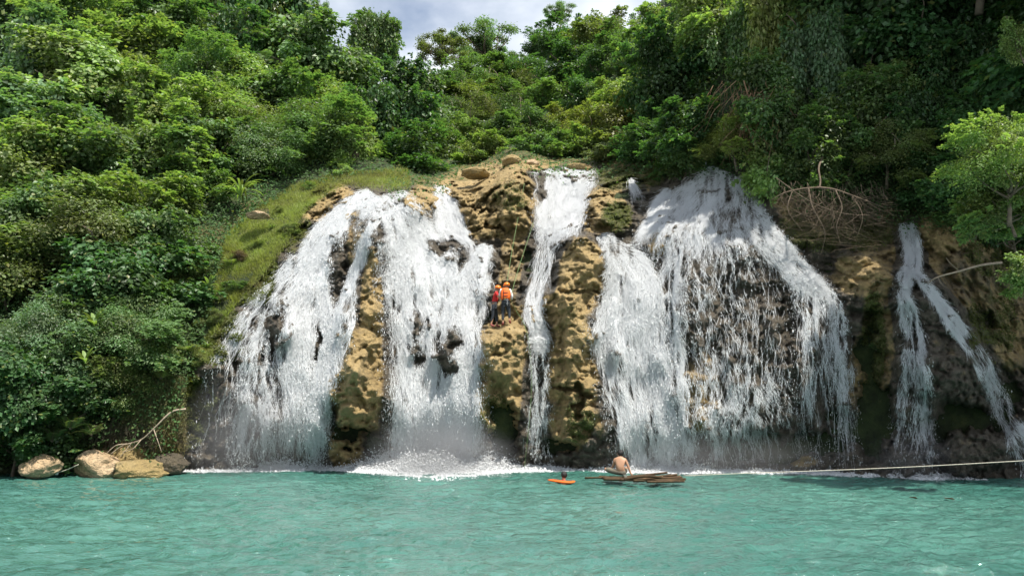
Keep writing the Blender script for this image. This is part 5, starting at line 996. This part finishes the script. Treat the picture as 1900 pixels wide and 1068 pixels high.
for (x0, y0, d0, x1, y1, d1, r) in POL:
    a, b = P(x0, y0, d0)-rp, P(x1, y1, d1)-rp; a[2] = max(a[2], -rp[2]+.0); K = 25; t = np.linspace(0, 1, K)[:, None]; p = a*(1-t)+b*t; p[:, 2] += 0.02*np.sin(t[:, 0]*math.pi)*r_.normal(); rad = np.full(K, r)*np.linspace(1, .85, K); rad[::4] *= 1.1
    o = obj('pole', mesh_q('pole', *tube(p, rad, 10), M_BAM), raft); e = unit(b-a); V, F = tube([b-e*.005, b+e*.004], r*.78, 10); obj('cut_end', mesh_q('cut_end', V, F, M_BAMC), o)
lp = P(1157, 885, 23.9)-rp
obj('lashing', mesh_q('lashing', *merge([(lambda VF: (VF[0][:, [2, 0, 1]]*0+np.stack([VF[0][:, 2]*1+lp[0]+dx, VF[0][:, 0]+lp[1], VF[0][:, 1]+lp[2]-.01], -1), VF[1]))(ringtube((0, 0, 0), .34, .09, .009)) for dx in (0, .03, .06)]), M_METAL if False else simple('plastic_twine', (0.2, 0.2, 0.17), 0.6, 0.2, 9, 0)), raft)

# ropes
def rope(name, label, pts, r, mat, world=None):
    p = px_path(pts); root = Vector([float(v) for v in p[0]]); o = obj(name, mesh_q(name, *tube(p-p[0], r, 6), mat), None, root); tag(o, label, 'rope'); return o
rope('rope', 'thin white rope stretched from the bamboo raft to beyond the right edge', [(1268, 882, 24.0), (1330, 879.5, 23.6), (1420, 876, 23.1), (1550, 871.5, 22.3), (1700, 865, 21.3), (1900, 854, 20), (2100, 842, 18.8)], .010, M_ROPEW)
rope('rope', 'thin grey rope slung between the small cream boulder and the largest pale one', [(60, 875, 26.3), (100, 876, 26.2), (120, 872, 26.2), (146, 861, 26.1)], .013, M_ROPEW)
rope('climbing_rope', 'green safety rope rising to the ledge behind the climbers, left one', [(973, 340, float(Dr(973, 340))-.3), (962, 400, 31.9), (950, 465, 30.4), (940, 528, 29.0), (937, 556, 28.3)], .008, M_ROPEG)
rope('climbing_rope', 'green safety rope rising to the cascade foot above the climbers, right one', [(990, 412, float(Dr(990, 412))-.3), (976, 455, 31.3), (960, 505, 29.6), (948, 548, 28.2)], .008, M_ROPEG)
rope('climbing_rope', 'loose green rope trailing from the climbers down the cliff to the pool', [(947, 555, 28.1)]+[(x, y, float(Dw(x, y))-.22) for x, y in ((957, 575), (972, 600), (982, 640), (986, 700), (984, 760), (978, 820), (973, 868))], .008, M_ROPEG)
def float_leaf(px, py, lab, s):
    d = waterD(py); me = mesh_np('floating_leaf', *leaf_quads(np.array([[0, 0, 0], [0, 0, .012]]), np.array([[0, 0, 1.0], [0, 0.1, 1.0]]), np.array([[1, .3, 0], [1, .35, .1]]), np.array([s, s*.95]), np.array([s*.3, s*.28])), simple('dead_leaf', (0.35, 0.15, 0.06), 0.6, 0.2, 20, 0)); tag(obj('floating_leaf', me, None, (*PV(px, py, d)[:2], .045)), lab, 'leaf', 'dead leaves floating on the pool')
float_leaf(1687, 925, 'brown dead leaf on the water below the right hand fall, left of two', .3); float_leaf(1752, 927, 'larger brown dead leaf on the water near the right side', .38)
tag(obj('float', mesh_q('float', *tube([(-.28, 0, 0), (-.26, 0, 0), (0, 0, .01), (.26, 0, 0), (.28, 0, 0)], [.02, .06, .065, .06, .02], 10), M_WCL), None, PV(93, 877, 26.2)), 'small white float lying against the small cream boulder', 'float')

# ------------------------------------------------------------------ drifting spray
def mist(cx, cy, rx, ry, D, dep, dens, label, seed):
    m, t, o = newmat('spray_mist'); v = N(t, 'ShaderNodeVolumePrincipled'); lk(t, v.outputs[0], o.inputs['Volume']); v.inputs['Color'].default_value = (0.95, 0.97, 1, 1); v.inputs['Anisotropy'].default_value = 0.3
    tcn = N(t, 'ShaderNodeTexCoord'); n = noise_node(t, tcn.outputs['Object'], 1.7, 3, 0.6); n.inputs['Detail'].default_value = 2
    vl = N(t, 'ShaderNodeVectorMath', operation='LENGTH'); lk(t, tcn.outputs['Object'], vl.inputs[0])
    f = mathn(t, 'MULTIPLY', mathn(t, 'SUBTRACT', 1.0, vl.outputs['Value'], clamp=True), ramp(t, n.outputs['Fac'], [(0.35, 0.15), (0.65, 1.0)]).outputs[0])
    lk(t, mathn(t, 'MULTIPLY', f, dens), v.inputs['Density'])
    bm = bmesh.new(); bmesh.ops.create_icosphere(bm, subdivisions=3, radius=1); me = bpy.data.meshes.new('mist'); bm.to_mesh(me); bm.free(); me.materials.append(m)
    ob = obj('mist', me, None, PV(cx, cy, D)); ob.scale = (rx*D/FPX, dep, ry*D/FPX); tag(ob, label, 'mist', kind='stuff')
mist(455, 800, 130, 120, 27.3, 1.3, 0.55, 'thin spray hanging in front of the left veil', 1)
mist(815, 845, 150, 80, 27.0, 1.5, 0.95, 'white spray rising from the widest cascade foot', 2)
mist(1260, 850, 150, 60, 26.9, 1.1, 0.35, 'thin spray at the tall cascade foot', 3)
mist(1400, 850, 170, 50, 26.6, 1.0, 0.3, 'thin spray at the foot of the dark rock dome', 5)
mist(1700, 850, 110, 50, 25.4, 1.0, 0.35, 'pale spray at the right hand fall foot', 4)


for (a, b, R_, p, l) in ((412, 560, 22, 'Y', 'small arching grass clump on the mossy cliff edge, upper one'), (385, 640, 24, 'L', 'small arching grass clump on the mossy cliff edge, lower one'), (360, 705, 22, 'Y', 'small grass clump above the foot of the far left veil'), (505, 420, 18, 'L', 'small grass clump in the middle of the grass slope'), (590, 345, 16, 'Y', 'small grass clump near the top of the grass slope')):
    lplant('reed', a, b, R_, p, l, 'grass clump', 'grass_clump', 0.25)
